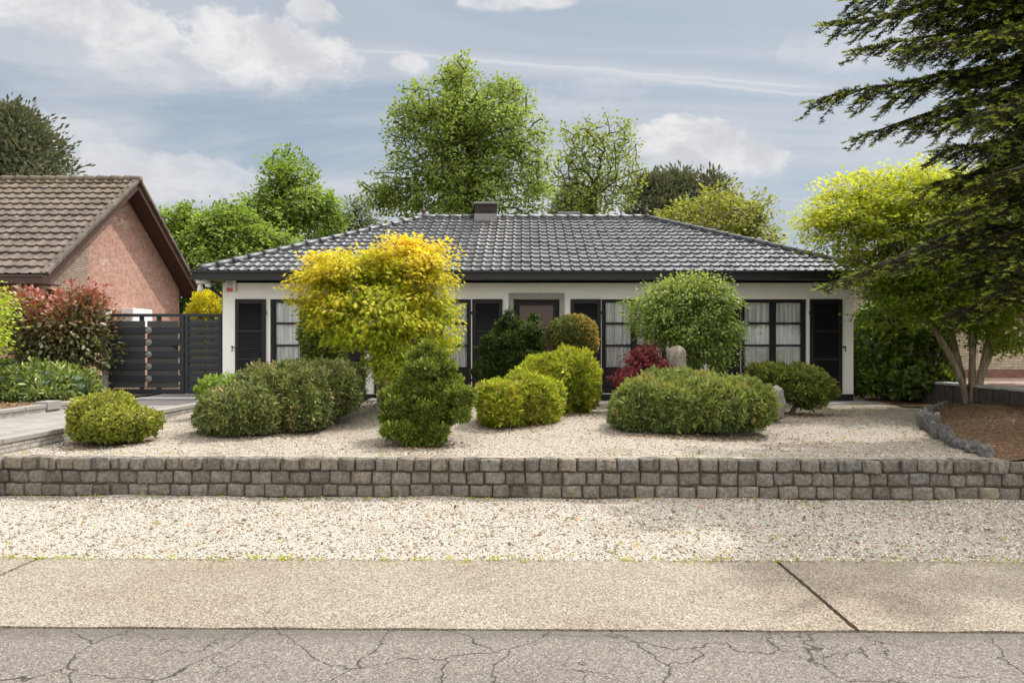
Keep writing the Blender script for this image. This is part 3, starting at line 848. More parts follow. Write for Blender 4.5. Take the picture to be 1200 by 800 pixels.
def zverge(x, y):
    t = (y - y_pave(x)) / (y_wall(x) - y_pave(x))
    return .004 + .008*t + .010*np.sin(x*2.1 + y*3) + .006*np.sin(x*5.3 - y*4.1) - .012*(t < .02)
strip('gravel_verge', -30, 30, 500, lambda x: y_pave(x)-.006, lambda x: y_wall(x)+.15, 60, zverge, M['gravel_verge'])

# garden gravel between the setts wall and the house
BED = [(7.40, 5.20), (8.13, 5.22), (9.1, 5.50), (10.25, 6.02), (11.4, 6.66), (12.5, 7.35), (13.4, 8.2), (14.2, 9.0)]
def xbed(y):
    return np.interp(y, [p[0] for p in BED], [p[1] for p in BED])
DX = -6.05                                   # garden side of the driveway kerb
xs = np.linspace(DX, 12.0, 320)
strip('garden_gravel', DX, 12.0, 320, lambda x: y_wall(x)+.10, lambda x: x*0+17.5, 150, lambda x, y: gz(x, y), M['gravel_garden'])
# raised bark bed on the right
ys = np.linspace(7.45, 14.0, 90); t = np.linspace(0, 1, 60)
Yb = np.tile(ys[:, None], (1, 60)); X0 = xbed(ys)[:, None] - .02
Xb = X0*(1-t) + 9.0*t
Zb = gz(Xb, Yb) + .02 + .13*np.clip((Xb - X0)/1.2, 0, 1) + .02*np.sin(Xb*4+Yb*3)*np.clip((Xb-X0)*2, 0, 1) - .03*(Yb < 7.7)
tag(grid_mesh('soil_bed', np.stack([Xb, Yb, Zb], 2), M['soil']), kind='structure')
def zbed(x, y): return float(gz(x, y) + .02 + .13*np.clip((x - xbed(y))/1.2, 0, 1))
# bare soil between the house and the laurel
strip('soil_strip', 7.62, 9.0, 20, lambda x: x*0+12.9+ (9.0-x)*.55, lambda x: x*0+17.4, 20, lambda x, y: gz(x, y)+.012+.01*np.sin(x*6+y*5), M['soil'])
# concrete strip along the foot of the house
mb = MB(); mb.box(-5.2, 7.75, 14.42, 14.99, .30, .475); mb.box(7.225, 7.85, 15.0, 15.5, .30, .47)
tag(mb.build('house_path', M['concrete'], bevel=.01), kind='structure')
# driveway, sloping up from the road
def zdrive(x, y): return np.where(y < 8.5, .50 - .48*np.clip((8.5 - y)/3.1, 0, 1), .50 + .03*np.clip((y-8.5)/7, 0, 1)) + 0*x
sheet('driveway', np.linspace(-8.42, -6.19, 8), np.linspace(5.45, 15.2, 60), zdrive, M['drive'])
sheet('gate_apron', np.linspace(-9.6, -6.2, 8), np.linspace(15.2, 30, 8), lambda x, y: x*0 + .535, M['drive'])
strip('gate_threshold', -9.58, -5.9, 6, lambda x: x*0+14.62, lambda x: x*0+15.25, 3, lambda x, y: x*0+.541, M['concrete'])
# planting bed left of the driveway
strip('left_bed', -16, -8.52, 40, lambda x: x*0+7.3, lambda x: x*0+26, 60, lambda x, y: .60 + .03*np.sin(x*2+y) + .05*np.clip(-8.6-x, 0, 1), M['soil'])
# neighbouring drive beyond the stone wall on the right
sheet('paving_right', np.linspace(9.12, 24, 4), np.linspace(6, 19, 4), lambda x, y: x*0 + .90, M['pink_paving'])
sheet('back_garden', np.linspace(-40, 40, 6), np.linspace(23.6, 80, 6), lambda x, y: x*0 + .40, M['ground'])

# ------------------------------------------------------------------ setts retaining wall
def setts_wall():
    root = thing('stone_wall', (0, 7.66, 0), 'long low retaining wall of grey granite setts in three courses beside the gravel verge', 'wall')
    V = []; F = []; Rn = []
    H = .445; ch = H/3
    nb = MB()
    nb.prism([(-6.02, y_wall(-6)+.035, -.05), (9.5, y_wall(9.5)+.035, -.05), (9.5, y_wall(9.5)+WT-.03, -.05), (-6.02, y_wall(-6)+WT-.03, -.05)], (0, 0, H+.025))
    nb.build('mortar', M['mortar'], root)
    # one stone: a rounded block with rough face
    bm = bmesh.new(); bmesh.ops.create_cube(bm, size=1.0); bmesh.ops.subdivide_edges(bm, edges=bm.edges[:], cuts=5, use_grid_fill=True)
    bv = np.array([v.co[:] for v in bm.verts]); bf = [[v.index for v in f.verts] for f in bm.faces]; bm.free()
    k = 0
    for row in range(3):
        x = -6.06 + rng.uniform(0, .1)
        zc = ch*(row + .5) + .004
        while x < 9.3:
            w = float(rng.choice([rng.uniform(.165, .20), rng.uniform(.19, .235), rng.uniform(.225, .265)], p=[.25, .55, .2])); hgt = ch - float(rng.uniform(.006, .026)); dp = WT - (.07 + rng.uniform(0, .05) if row == 2 else 0)
            c = np.array([x + w/2, y_wall(x + w/2) + dp/2 - (.015 if row == 2 else 0) + rng.normal()*.007, zc + rng.normal()*.004])
            q = bv.copy()
            L = np.max(np.abs(q), 1, keepdims=True); d = q/np.maximum(np.linalg.norm(q, axis=1, keepdims=True), 1e-6)
            q = q*.85 + d*.5*.15*1.05            # corners knocked off
            s = np.array([w - .012, dp, hgt])
            p = q*s
            key = np.array([k*3.7, k*1.9, k*.77])
            sc = 13.0
            p += np.stack([lump(p*sc + key, .9), lump(p*sc + key + 9, .9), lump(p*sc + key + 17, .9)], 1) * np.array([.007, .015, .008])
            a = rng.normal()*.02; p = np.stack([p[:, 0]*math.cos(a) - p[:, 2]*math.sin(a), p[:, 1], p[:, 0]*math.sin(a) + p[:, 2]*math.cos(a)], 1)
            b = len(V); V += [tuple(v) for v in (p + c)]; F += [tuple(b+i for i in f) for f in bf]; Rn += [rng.uniform()]*len(bf)
            x += w; k += 1
    me = bpy.data.meshes.new('setts'); me.from_pydata(V, [], F)
    me.polygons.foreach_set('use_smooth', np.ones(len(F), bool))
    at = me.attributes.new('rnd', 'FLOAT', 'FACE'); at.data.foreach_set('value', np.array(Rn, dtype=np.float32))
    link('setts', me, M['sett'], root)
setts_wall()

# driveway kerbs
def kerb_wall(label, x0, x1, y0, y1, zt, zb, steps=1, end=None):
    root = thing('kerb_wall', ((x0+x1)/2, (y0+y1)/2, zb), label, 'kerb')
    mb = MB(); mb.box(x0+.015, x1-.015, y0, y1, zb, zt-.065); mb.build('brick_face', M['pale_kerb_brick'], root)
    mb = MB(); n = int((y1-y0)/1.0)
    for i in range(n):
        a, b = y0 + (y1-y0)*i/n, y0 + (y1-y0)*(i+1)/n
        mb.box(x0, x1, a+.004, b-.004, zt-.065, zt + rng.normal()*.003)
    if end: mb.box(*end)
    mb.build('coping', M['kerb'], root, bevel=.008)
kerb_wall('low grey kerb wall with brick face between driveway and white gravel', -6.22, -6.04, 5.9, 12.9, .615, .2, end=(-6.24, -5.72, 12.9, 13.15, .40, .645))
kerb_wall('low grey stepped kerb along the red leaf litter bed across the driveway', -8.58, -8.40, 7.4, 14.55, .655, .2, end=(-8.62, -8.38, 12.0, 12.35, .55, .70))

# ------------------------------------------------------------------ tiled roofs
def tile_slope(name, O, u, v, ul, vl, tw, gauge, material, parent, planes=(), amp=.03, th=.036, K=8, prof=None, solid=None):
    """pantile field over a rectangle (O,u,v), clipped by planes (point, outward normal)"""
    O, u, v = Vector(O), Vector(u).normalized(), Vector(v).normalized(); n = u.cross(v).normalized()
    nu = int(math.ceil(ul/tw))*K + 1
    a = np.arange(nu)/K; fr = a % 1.0
    if prof is None:
        # broad shallow pan and a rounded roll at its edge
        h = np.where(fr < .34, np.sin(np.clip(fr, 0, .34)/.34*math.pi)**.75, -.05*np.sin((fr-.34)/.66*math.pi))*amp
    else: h = prof(fr)*amp
    rows = int(math.ceil(vl/gauge)); vs_, hs = [], []
    for r in range(rows):
        for t in (0.0, .12, .6, 1.0):
            vs_.append(r*gauge + t*gauge); hs.append(th*(1 - t))
    vs_, hs = np.array(vs_), np.array(hs)
    jit = rng.normal(size=(rows, nu//K + 1))*.0025
    J = jit[np.arange(rows).repeat(4)][:, np.minimum((a).astype(int), nu//K)]
    Hh = hs[:, None] + h[None, :] + J
    uu = (a*tw)[None, :]; vv = vs_[:, None] - .035*np.where(fr < .34, np.sin(fr/.34*math.pi), 0)[None, :]*(np.tile([1, 1, .3, 0], rows)[:, None])
    P = (np.array(O)[None, None] + uu[..., None]*np.array(u) + vv[..., None]*np.array(v) + Hh[..., None]*np.array(n))
    o = grid_mesh(name, P, material, parent, smooth=True)
    if planes:
        bm = bmesh.new(); bm.from_mesh(o.data); org = ORG[parent.name]
        for p, q in planes:
            g = bm.verts[:] + bm.edges[:] + bm.faces[:]
            bmesh.ops.bisect_plane(bm, geom=g, plane_co=Vector(p)-org, plane_no=Vector(q), clear_outer=True)
        bm.to_mesh(o.data); bm.free()
    try:
        o.data.set_sharp_from_angle(angle=R(48))
    except Exception: pass
    return o

def cap_line(mb, a, b, r, seg=.36, lift=.02):
    """half-round ridge tiles laid end over end"""
    a, b = Vector(a), Vector(b); L = (b-a).length; n = max(1, int(round(L/seg))); d = (b-a)/n
    for i in range(n):
        p, q = a + d*i, a + d*(i+1.10)
        mb.tube([p + Vector((0,0,lift)), p + d*.12 + Vector((0,0,lift)), q + Vector((0,0,lift-.012))], [r*1.14, r*1.06, r*.93], 10)

# ------------------------------------------------------------------ the bungalow
HY0, HX0, HX1 = 15.0, -6.64, 7.22            # front wall and side walls
HB = .44                                     # ground at the wall
EX0, EX1, EY0 = -6.94, 7.50, 14.5            # eaves
RB = 4.17; RY = EY0 + RB; EY1 = EY0 + 2*RB; EZ = 3.27; RZ = 5.16
HBACK = EY1 - .5
house = thing('bungalow', (0, HY0, HB), 'white painted bungalow with black louvred shutters and glossy black tiled hipped roof', 'house')
def zP(y): return CAM_Z + (HY - y)*HY0/FPX
def xP(x): return (x - VX)*HY0/FPX
WTOP, WBOT, PAN = zP(350.5), zP(461), zP(430)
openings = [(xP(316.5), xP(391.5)), (xP(476), xP(552)), (xP(602), xP(655.5)), (xP(705), xP(782)), (xP(868.5), xP(945.5))]
DOORTOP = zP(350)
mb = MB()
edges = [HX0] + [q for o in openings for q in o] + [HX1]
for i in range(0, len(edges), 2): mb.box(edges[i], edges[i+1], HY0, HY0+.3, .62, 3.06)
for (a, b) in openings: mb.box(a, b, HY0, HY0+.3, WTOP, 3.06)
for i, (a, b) in enumerate(openings):
    if i != 2: mb.box(a, b, HY0, HY0+.3, .62, WBOT)
mb.box(HX0, HX0+.3, HY0+.3, HBACK, .62, 3.06); mb.box(HX1-.3, HX1, HY0+.3, HBACK, .62, 3.06)
mb.box(HX0+.3, HX1-.3, HBACK-.3, HBACK, .62, 3.06)
mb.build('wall', M['white_wall'], house)
mb = MB(); mb.box(HX0-.004, openings[2][0], HY0-.004, HY0+.31, .2, .62); mb.box(openings[2][1], HX1+.004, HY0-.004, HY0+.31, .2, .62)
mb.box(HX0-.004, HX0+.3, HY0+.31, HBACK, .2, .62); mb.box(HX1-.3, HX1+.004, HY0+.31, HBACK, .2, .62)
mb.build('plinth', M['black_paint'], house)
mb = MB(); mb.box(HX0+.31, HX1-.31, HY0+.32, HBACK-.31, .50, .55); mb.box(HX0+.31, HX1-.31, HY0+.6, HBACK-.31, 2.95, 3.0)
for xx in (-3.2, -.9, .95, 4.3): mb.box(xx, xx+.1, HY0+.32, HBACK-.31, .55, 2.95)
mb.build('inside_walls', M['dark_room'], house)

# roof
sl = math.hypot(RB, RZ-EZ)
vf = Vector((0, RB, RZ-EZ)).normalized(); vb = Vector((0, -RB, RZ-EZ)).normalized()
vl_ = Vector((RB, 0, RZ-EZ)).normalized(); vr_ = Vector((-RB, 0, RZ-EZ)).normalized()
RX0, RX1 = EX0 + RB, EX1 - RB
hl = (EX0, EY0, 0); hr = (EX1, EY0, 0)
nl = Vector((-1, 1, 0)); nr = Vector((1, 1, 0))
TW, GA = .214, .316
tile_slope('roof', (EX0, EY0-.04, EZ-.018), (1,0,0), vf, EX1-EX0, sl, TW, GA, M['glazed_tile'], house, [(hl, nl), (hr, nr), ((0, RY, 0), (0,1,0))])
tile_slope('roof', (EX0-.04, EY1, EZ-.018), (0,-1,0), vl_, EY1-EY0, sl, TW, GA, M['glazed_tile'], house, [(hl, (1,-1,0)), ((EX0, EY1, 0), (1,1,0))])
tile_slope('roof', (EX1+.04, EY0, EZ-.018), (0,1,0), vr_, EY1-EY0, sl, TW, GA, M['glazed_tile'], house, [(hr, (-1,-1,0)), ((EX1, EY1, 0), (-1,1,0))])
tile_slope('roof', (EX1, EY1+.04, EZ-.018), (-1,0,0), vb, EX1-EX0, sl, TW, GA, M['glazed_tile'], house, [((EX0, EY1, 0), (-1,-1,0)), ((EX1, EY1, 0), (1,-1,0)), ((0, RY, 0), (0,-1,0))], K=4)
mb = MB()
r0_, r1_ = (RX0, RY, RZ), (RX1, RY, RZ)
cap_line(mb, (EX0+.03, EY0+.03, EZ+.03), r0_, .085); cap_line(mb, (EX1-.03, EY0+.03, EZ+.03), r1_, .085)
cap_line(mb, (EX0+.03, EY1-.03, EZ+.03), r0_, .10); cap_line(mb, (EX1-.03, EY1-.03, EZ+.03), r1_, .10)
cap_line(mb, r0_, r1_, .085)
mb.build('ridge_capping', M['ridge_tile'], house)
for q in (r0_, r1_):
    MB().lathe(Vector(q) + Vector((0,0,.02)), [(.09,0), (.10,.04), (.05,.08), (.035,.13), (.065,.16), (.07,.20), (.04,.24), (.022,.28), (.02,.34), (.010,.42), (.005,.50)], 12).build('finial', M['terracotta'], house)
# fascia / box gutter all round and the soffit
GT, GB_ = EZ-.02, zP(327) - .10
GB_ = CAM_Z + (HY-327)*(EY0-.06)/FPX
mb = MB()
mb.box(EX0-.09, EX1+.09, EY0-.10, EY0+.02, GB_, GT); mb.box(EX0-.09, EX1+.09, EY1-.02, EY1+.10, GB_, GT)
mb.box(EX0-.09, EX0+.02, EY0+.02, EY1-.02, GB_, GT); mb.box(EX1-.02, EX1+.09, EY0+.02, EY1-.02, GB_, GT)
mb.box(EX0-.115, EX1+.115, EY0-.125, EY0-.10, GT-.035, GT+.012); mb.box(EX0-.115, EX1+.115, EY0-.115, EY0-.10, GB_-.012, GB_+.03)
mb.build('gutter', M['fascia'], house, bevel=.006)
mb = MB(); mb.box(EX0+.02, EX1-.02, EY0+.02, EY1-.02, GB_+.015, GB_+.035); mb.build('soffit', M['anthracite'], house)
# downpipe at the left corner
mb = MB(); mb.tube([(EX0+.05, 14.75, GB_), (EX0+.06, 14.85, GB_-.12), (HX0-.08, 15.25, GB_-.34), (HX0-.08, 15.25, .55)], .045, 10); mb.build('downpipe', M['anthracite'], house)
# chimneys
def chimney(x0, x1, y0, y1, zt, capt, m, parent, z0=4.4):
    c = MB().box(x0, x1, y0, y1, z0, zt).build('chimney', m, parent)
    mb = MB(); mb.box(x0-.03, x1+.03, y0-.03, y1+.03, zt, zt+capt); mb.build('chimney_cap', M['slab_cap'], c, bevel=.01)
    return c
cY = RY + .25
ch = chimney(pxx(557, RY), pxx(582, RY), RY-.22, RY+.35, pzz(241, RY), .06, M['dark_brick'], house)
MB().box(pxx(557, RY)-.015, pxx(582, RY)+.015, RY-.235, RY+.36, 5.0, pzz(252.2, RY)).build('chimney_flashing', M['slab_cap'], ch)
chimney(pxx(655, 20.2), pxx(678, 20.2), 20.0, 20.5, pzz(252.5, 20.2), .07, M['dark_brick'], house, z0=4.3)

# windows
def casement(a, b, twin=True, only=None):
    d = HY0 + .05; W = .075
    root = house
    fr = MB()
    fr.box(a, a+W, d, d+.08, WBOT, WTOP); fr.box(b-W, b, d, d+.08, WBOT, WTOP)
    fr.box(a+W, b-W, d, d+.08, WTOP-.07, WTOP); fr.box(a+W, b-W, d, d+.08, WBOT, WBOT+.10)
    m = (a+b)/2
    fr.box(m-.045, m+.045, d+.002, d+.07, WBOT+.10, WTOP-.07)
    hts = [(zP(377.5), zP(353.5)), (zP(403.5), zP(380)), (zP(430), zP(406))]
    o = None
    for (p, q) in ((a+W, m-.045), (m+.045, b-W)):
        fr.box(p, p+.025, d+.012, d+.062, PAN, WTOP-.07); fr.box(q-.025, q, d+.012, d+.062, PAN, WTOP-.07)
        for (z1, z2) in ((zP(380), zP(377.5)), (zP(406), zP(403.5))): fr.box(p+.025, q-.025, d+.014, d+.06, z1, z2)
        fr.box(p, q, d+.012, d+.062, WBOT+.10, PAN)
        fr.box(p+.06, q-.06, d-.004, d+.012, WBOT+.16, PAN-.06)
    o = fr.build('window', M['black_paint'], house, bevel=.004, seg=1)
    for (p, q) in ((a+W, m-.045), (m+.045, b-W)):
        for (z1, z2) in hts:
            MB().box(p+.022, q-.022, d+.032, d+.038, z1-.004, z2+.004).build('pane', M['glass'], o)
        # net curtain: hanging folds
        n = 240; xx = np.linspace(p-.03, q+.03, n); ph = rng.uniform(0, 6)
        zz = np.linspace(PAN-.35, WTOP+.02, 8)
        F = .015*np.sin(xx*58 + ph + 1.5*np.sin(xx*7+ph)) + .006*np.sin(xx*137+ph)
        P = np.zeros((8, n, 3)); P[..., 0] = xx[None, :] + .01*np.sin(zz*3)[:, None]
        P[..., 1] = d + .075 + F[None, :]*(.55 + .45*np.linspace(1, .35, 8))[:, None]; P[..., 2] = zz[:, None]
        grid_mesh('curtain', P, M['curtain'], o)
    return o
for i, (a, b) in enumerate(openings):
    if i != 2: casement(a, b)
# shutters
def shutter(a, b, catch=None, rails=2):
    y = HY0 - .055; W = .085
    fr = MB()
    fr.box(a, a+W, y, y+.045, WBOT-.0, WTOP); fr.box(b-W, b, y, y+.045, WBOT, WTOP)
    fr.box(a+W, b-W, y, y+.045, WTOP-.10, WTOP); fr.box(a+W, b-W, y, y+.045, WBOT, WBOT+.14)
    Hn = WTOP-.10 - (WBOT+.14)
    zs = [WBOT+.14 + Hn*k/3 for k in range(4)]
    for k in (1, 2): fr.box(a+W, b-W, y+.001, y+.044, zs[k]-.028, zs[k]+.028)
    o = fr.build('shutter', M['black_paint'], house, bevel=.004, seg=1)
    lv = MB()
    for k in range(3):
        z0 = zs[k] + (.028 if k else 0); z1 = zs[k+1] - (.028 if k < 2 else 0)
        n = int(round((z1-z0)/.036))
        for j in range(n):
            z = z0 + (z1-z0)*(j+.5)/n
            lv.obox(((a+b)/2, y+.022, z), (b-a-2*W, .050, .007), Matrix.Rotation(R(56), 3, 'X'))
    lv.build('louvres', M['black_paint'], o)
    for zz in (WBOT+.3, WTOP-.3):
        hb = MB(); hx = b if catch != 'r' else a
        hb.box(hx-.03, hx+.03, y-.006, y+.0, zz-.03, zz+.03); hb.build('hinge', M['black_paint'], o)
    if catch:
        cx = a-.05 if catch == 'l' else b+.05
        hb = MB(); z = zP(407)
        hb.tube([(cx + (.03 if catch == 'l' else -.03), y+.055, z), (cx, y-.02, z), (cx, y-.03, z-.09)], .011, 6); hb.tube([(cx-.03, y-.02, z+.015), (cx+.02, y-.02, z+.02)], .014, 6)
        hb.build('catch', M['black_paint'], o)
for (a, b, c) in [(276.5, 312, 'l'), (393, 427, 'r'), (439, 474, 'l'), (553.5, 589, 'r'), (668.5, 704, 'l'), (784, 820, 'r'), (832, 867, 'l'), (948.5, 986, 'r')]:
    shutter(xP(a), xP(b), c)
# white lintel strip above windows is plain wall; door with bluestone surround
da, db = openings[2]
mb = MB(); sw = .11
mb.box(da-sw, da, HY0-.035, HY0+.16, HB+.05, DOORTOP); mb.box(db, db+sw, HY0-.035, HY0+.16, HB+.05, DOORTOP)
mb.box(da-sw, db+sw, HY0-.035, HY0+.16, DOORTOP, DOORTOP+.125); pass
mb.build('door_surround', M['bluestone'], house, bevel=.006)
mb = MB(); mb.box(da-sw, db+sw, HY0-.30, HY0+.2, .30, .545); mb.build('doorstep', M['bluestone'], house, bevel=.01)
mb = MB(); y = HY0+.10
mb.box(da, da+.06, y, y+.07, .55, DOORTOP); mb.box(db-.06, db, y, y+.07, .55, DOORTOP); mb.box(da+.06, db-.06, y, y+.07, DOORTOP-.06, DOORTOP)
mb.box(da+.06, db-.06, y+.01, y+.06, .55, .80)
mb.box(da+.06, da+.13, y+.012, y+.06, .80, DOORTOP-.06); mb.box(db-.13, db-.06, y+.012, y+.06, .80, DOORTOP-.06); mb.box(da+.13, db-.13, y+.012, y+.06, DOORTOP-.14, DOORTOP-.06)
dr = mb.build('door', M['black_paint'], house, bevel=.005)
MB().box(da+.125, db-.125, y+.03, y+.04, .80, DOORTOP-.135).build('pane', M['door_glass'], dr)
mb = MB(); mb.tube([(da+.095, y-.06, 1.55), (da+.095, y-.06, 1.15)], .014, 8); mb.tube([(da+.095, y-.06, 1.5), (da+.095, y+.02, 1.5)], .01, 6); mb.tube([(da+.095, y-.06, 1.2), (da+.095, y+.02, 1.2)], .01, 6)
mb.build('handle', M['steel'], dr)

# alarm siren on the wall
ax0, ax1 = xP(266), xP(277.5)
al = thing('alarm_siren', ((ax0+ax1)/2, HY0, zP(342.5)), 'square alarm siren with red lens on the white corner of the bungalow', 'alarm')
MB().box(ax0, ax1, HY0-.075, HY0-.001, zP(342.5), zP(328)).build('casing', M['white_plastic'], al, bevel=.02)
MB().box(ax0+.025, ax1-.055, HY0-.092, HY0-.07, zP(341.8), zP(337.5)).build('lens', M['red_plastic'], al, bevel=.008)
MB().box(ax0+.03, ax1-.06, HY0-.083, HY0-.07, zP(335.5), zP(329.5)).build('grille', M['zinc'], al, bevel=.006)
# white camera hanging under the left eave
sx = pxx(240, 14.75)
sc_ = thing('security_camera', (sx, 14.7, GB_), 'white security camera with two lamps under the left eave', 'camera')
MB().box(sx-.14, sx+.1, 14.66, 14.8, GB_-.07, GB_+.014).build('mount', M['white_plastic'], sc_, bevel=.012)
MB().lathe((sx-.07, 14.7, GB_-.24), [(.05, 0), (.065, .03), (.055, .10), (.03, .17)], 12).build('lamp_head', M['white_plastic'], sc_)
MB().tube([(sx+.03, 14.7, GB_-.06), (sx+.10, 14.64, GB_-.11), (sx+.18, 14.58, GB_-.12)], [.02, .045, .05], 10).build('lamp_head', M['white_plastic'], sc_)
# ------------------------------------------------------------------ gate and fence beside the house
GYY = 15.55
def gx(x): return pxx(x, GYY)
def gzz(y): return pzz(y, GYY)
post = MB().box(gx(122.5), gx(127.3), GYY-.1, GYY+.12, .45, gzz(364)).build('gate_post', M['concrete'], None, (gx(125), GYY, .5), bevel=.01)
tag(post, 'slim pale concrete post at the left end of the dark gate', 'post')
def gate_leaf(name, label, x0, x1, ybot, mull, disc, fine):
    root = thing(name, (gx((x0+x1)/2), GYY, .55), label, 'gate')
    T_, B_ = gzz(367.5), gzz(ybot)
    mb = MB(); st = .085
    a, b = gx(x0), gx(x1)
    mb.box(a, a+st, GYY-.035, GYY+.035, B_, T_); mb.box(b-st, b, GYY-.035, GYY+.035, B_, T_)
    mb.box(a+st, b-st, GYY-.034, GYY+.034, T_-.07, T_); mb.box(a+st, b-st, GYY-.034, GYY+.034, B_, B_+.115)
    mb.build('gate_frame', M['gate_dark'], root, bevel=.006)
    if not fine: rows = [386.8, 400.9, 415.0, 429.2, 443.4]; hb = 3.9; gaps = [379.4, 393.8, 408, 422.1, 436.3, 450.8]; hs = 3.35
    else: rows = [380.2 + 8.5*k for k in range(9)]; hb = 2.0; gaps = [376.2 + 8.5*k for k in range(10)]; hs = 2.2
    bd = MB()
    for yy in rows: bd.box(a+st, b-st, GYY-.028, GYY-.004, gzz(yy + hb), gzz(yy - hb))
    bd.build('board_panel', M['gate_dark'], root, bevel=.004)
    segs = [(x0+2.5, mull[0]), (mull[1], mull[2]), (mull[3], x1-(7.6 if not fine else 2))]
    for yy in gaps:
        sl_ = MB()
        for (p, q) in segs: sl_.box(gx(p), gx(q), GYY+.004, GYY+.02, gzz(yy + hs), gzz(yy - hs))
        sl_.build('slat_panel', M['gate_grey'], root)
    mm = MB()
    for k in (0, 1, 2): pass
    for xm in ((165.2, 185.5) if not fine else (234.5, 247)):
        mm.box(gx(xm)-.05, gx(xm)+.05, GYY+.022, GYY+.05, B_+.07, T_-.07)
    mm.build('mullion', M['gate_dark'], root)
    for yy in disc:
        d_ = MB(); c = Vector((gx(175.3), GYY-.03, gzz(yy)))
        d_.tube([c, c + Vector((0, -.012, 0))], .072, 22, smooth=False); d_.tube([c + Vector((0, -.012, 0)), c + Vector((0, -.017, 0))], [.055, .05], 20)
        d_.build('disc', M['disc_metal'], root)
    if not fine:
        hd = MB(); hd.box(gx(206.5), gx(209), GYY-.055, GYY-.03, gzz(409), gzz(404)); hd.tube([(gx(207.5), GYY-.06, gzz(406)), (gx(203), GYY-.07, gzz(406))], .012, 8)
        hd.build('handle', M['black_paint'], root)
gate_leaf('sliding_gate', 'wide dark slatted metal gate with five round discs down it', 128.2, 216.2, 461.5, (169.6, 172.4, 190, 190), [386.8, 400.9, 415.0, 429.2, 443.4], False)
gate_leaf('side_gate', 'narrow dark slatted metal gate leaf against the white house corner', 217.4, 260.5, 461, (239.6, 241.6, 247, 247), [], True)

# ------------------------------------------------------------------ neighbouring brick house on the left
NX = -12.0; NY1, NY2, NY3 = 17.15, 21.24, 25.39; NE, NR = 3.48, 6.80
nb_ = thing('brick_house', (-17, 17.5, .5), 'red brick neighbouring house with a steep mossy brown tiled gable roof', 'house')
WX = NX - .62; WYF = NY1 + .55; WYB = NY3 - .45; LX = -34
sn = math.hypot(NY2-NY1, NR-NE)
vF = Vector((0, NY2-NY1, NR-NE)).normalized(); vB = Vector((0, NY2-NY3, NR-NE)).normalized()
def roofz(y): return NE + (NR-NE)*((y-NY1)/(NY2-NY1) if y < NY2 else (NY3-y)/(NY3-NY2))
mb = MB()
mb.prism([(WX, WYF, .3), (WX, WYB, .3), (WX, WYB, roofz(WYB)-.12), (WX, NY2, NR-.12), (WX, WYF, roofz(WYF)-.12)], (-.3, 0, 0))
mb.box(LX, WX-.3, WYF, WYF+.3, .3, roofz(WYF)-.1); mb.box(LX, WX-.3, WYB-.3, WYB, .3, roofz(WYB)-.1)
mb.build('wall', M['red_brick'], nb_)
tile_slope('roof', (LX, NY1-.05, NE-.03), (1,0,0), vF, NX-LX, sn+.06, .30, .34, M['brown_tile'], nb_, [((0, NY2, 0), (0,1,0)), ((NX, 0, 0), (1,0,0))], amp=.045, th=.055, K=8)
tile_slope('roof', (NX, NY3+.05, NE-.03), (-1,0,0), vB, NX-LX, sn+.06, .30, .34, M['brown_tile'], nb_, [((0, NY2, 0), (0,-1,0)), ((LX, 0, 0), (-1,0,0))], amp=.028, th=.05, K=3)
mb = MB(); cap_line(mb, (LX, NY2, NR+.02), (NX+.02, NY2, NR+.02), .12, .42); mb.build('ridge_capping', M['brown_tile'], nb_)
# verge tiles and barge boards
vt = MB(); bb = MB(); sf = MB()
for (ya, za, yb, zb) in ((NY1, NE, NY2, NR), (NY3, NE, NY2, NR)):
    L = math.hypot(yb-ya, zb-za); n = int(L/.34); d = Vector((0, (yb-ya)/L, (zb-za)/L)); nn = Vector((0, -d.z, d.y)) if ya < yb else Vector((0, d.z, -d.y))
    if nn.z < 0: nn = -nn
    for i in range(n):
        p = Vector((NX, ya, za)) + d*(L*(i+.5)/n)
        ang = math.atan2(d.z, d.y); Mx = Matrix.Rotation(ang, 3, 'X')
        vt.obox(p + nn*(.03) + Vector((-.05, 0, 0)), (.20, L/n*1.06, .10), Mx @ Matrix.Rotation(R(2), 3, 'X'))
    p0, p1 = Vector((NX-.02, ya, za)) - nn*.02, Vector((NX-.02, yb, zb)) - nn*.02
    q = [p0, p1, p1 - Vector((0,0,.24)), p0 - Vector((0,0,.24))]
    bb.prism(q, (-.03, 0, 0))
    q = [p0 - nn*.03, p1 - nn*.03, p1 - nn*.05, p0 - nn*.05]
    sf.prism([v + Vector((-.03, 0, 0)) for v in q], (-.62, 0, 0))
vt.build('verge_tiles', M['brown_tile'], nb_, bevel=.015)
bb.build('barge_board', M['brown_board'], nb_); sf.build('soffit', M['brown_board'], nb_)
mb = MB(); mb.box(LX, NX+.02, NY1-.20, NY1-.02, NE-.26, NE-.05); mb.box(LX, NX-.02, NY1-.02, WYF, NE-.26, NE-.22); mb.box(LX, NX+.03, NY1-.225, NY1-.20, NE-.10, NE-.035)
mb.build('gutter', M['brown_board'], nb_, bevel=.008)
gxx = pxx(25, NY1)
MB().tube([(gxx, NY1-.1, NE-.25), (gxx, NY1-.1, NE-.36), (gxx+.42, NY1+.42, NE-.85), (gxx+.42, NY1+.45, .5)], .05, 10).build('downpipe', M['zinc'], nb_)
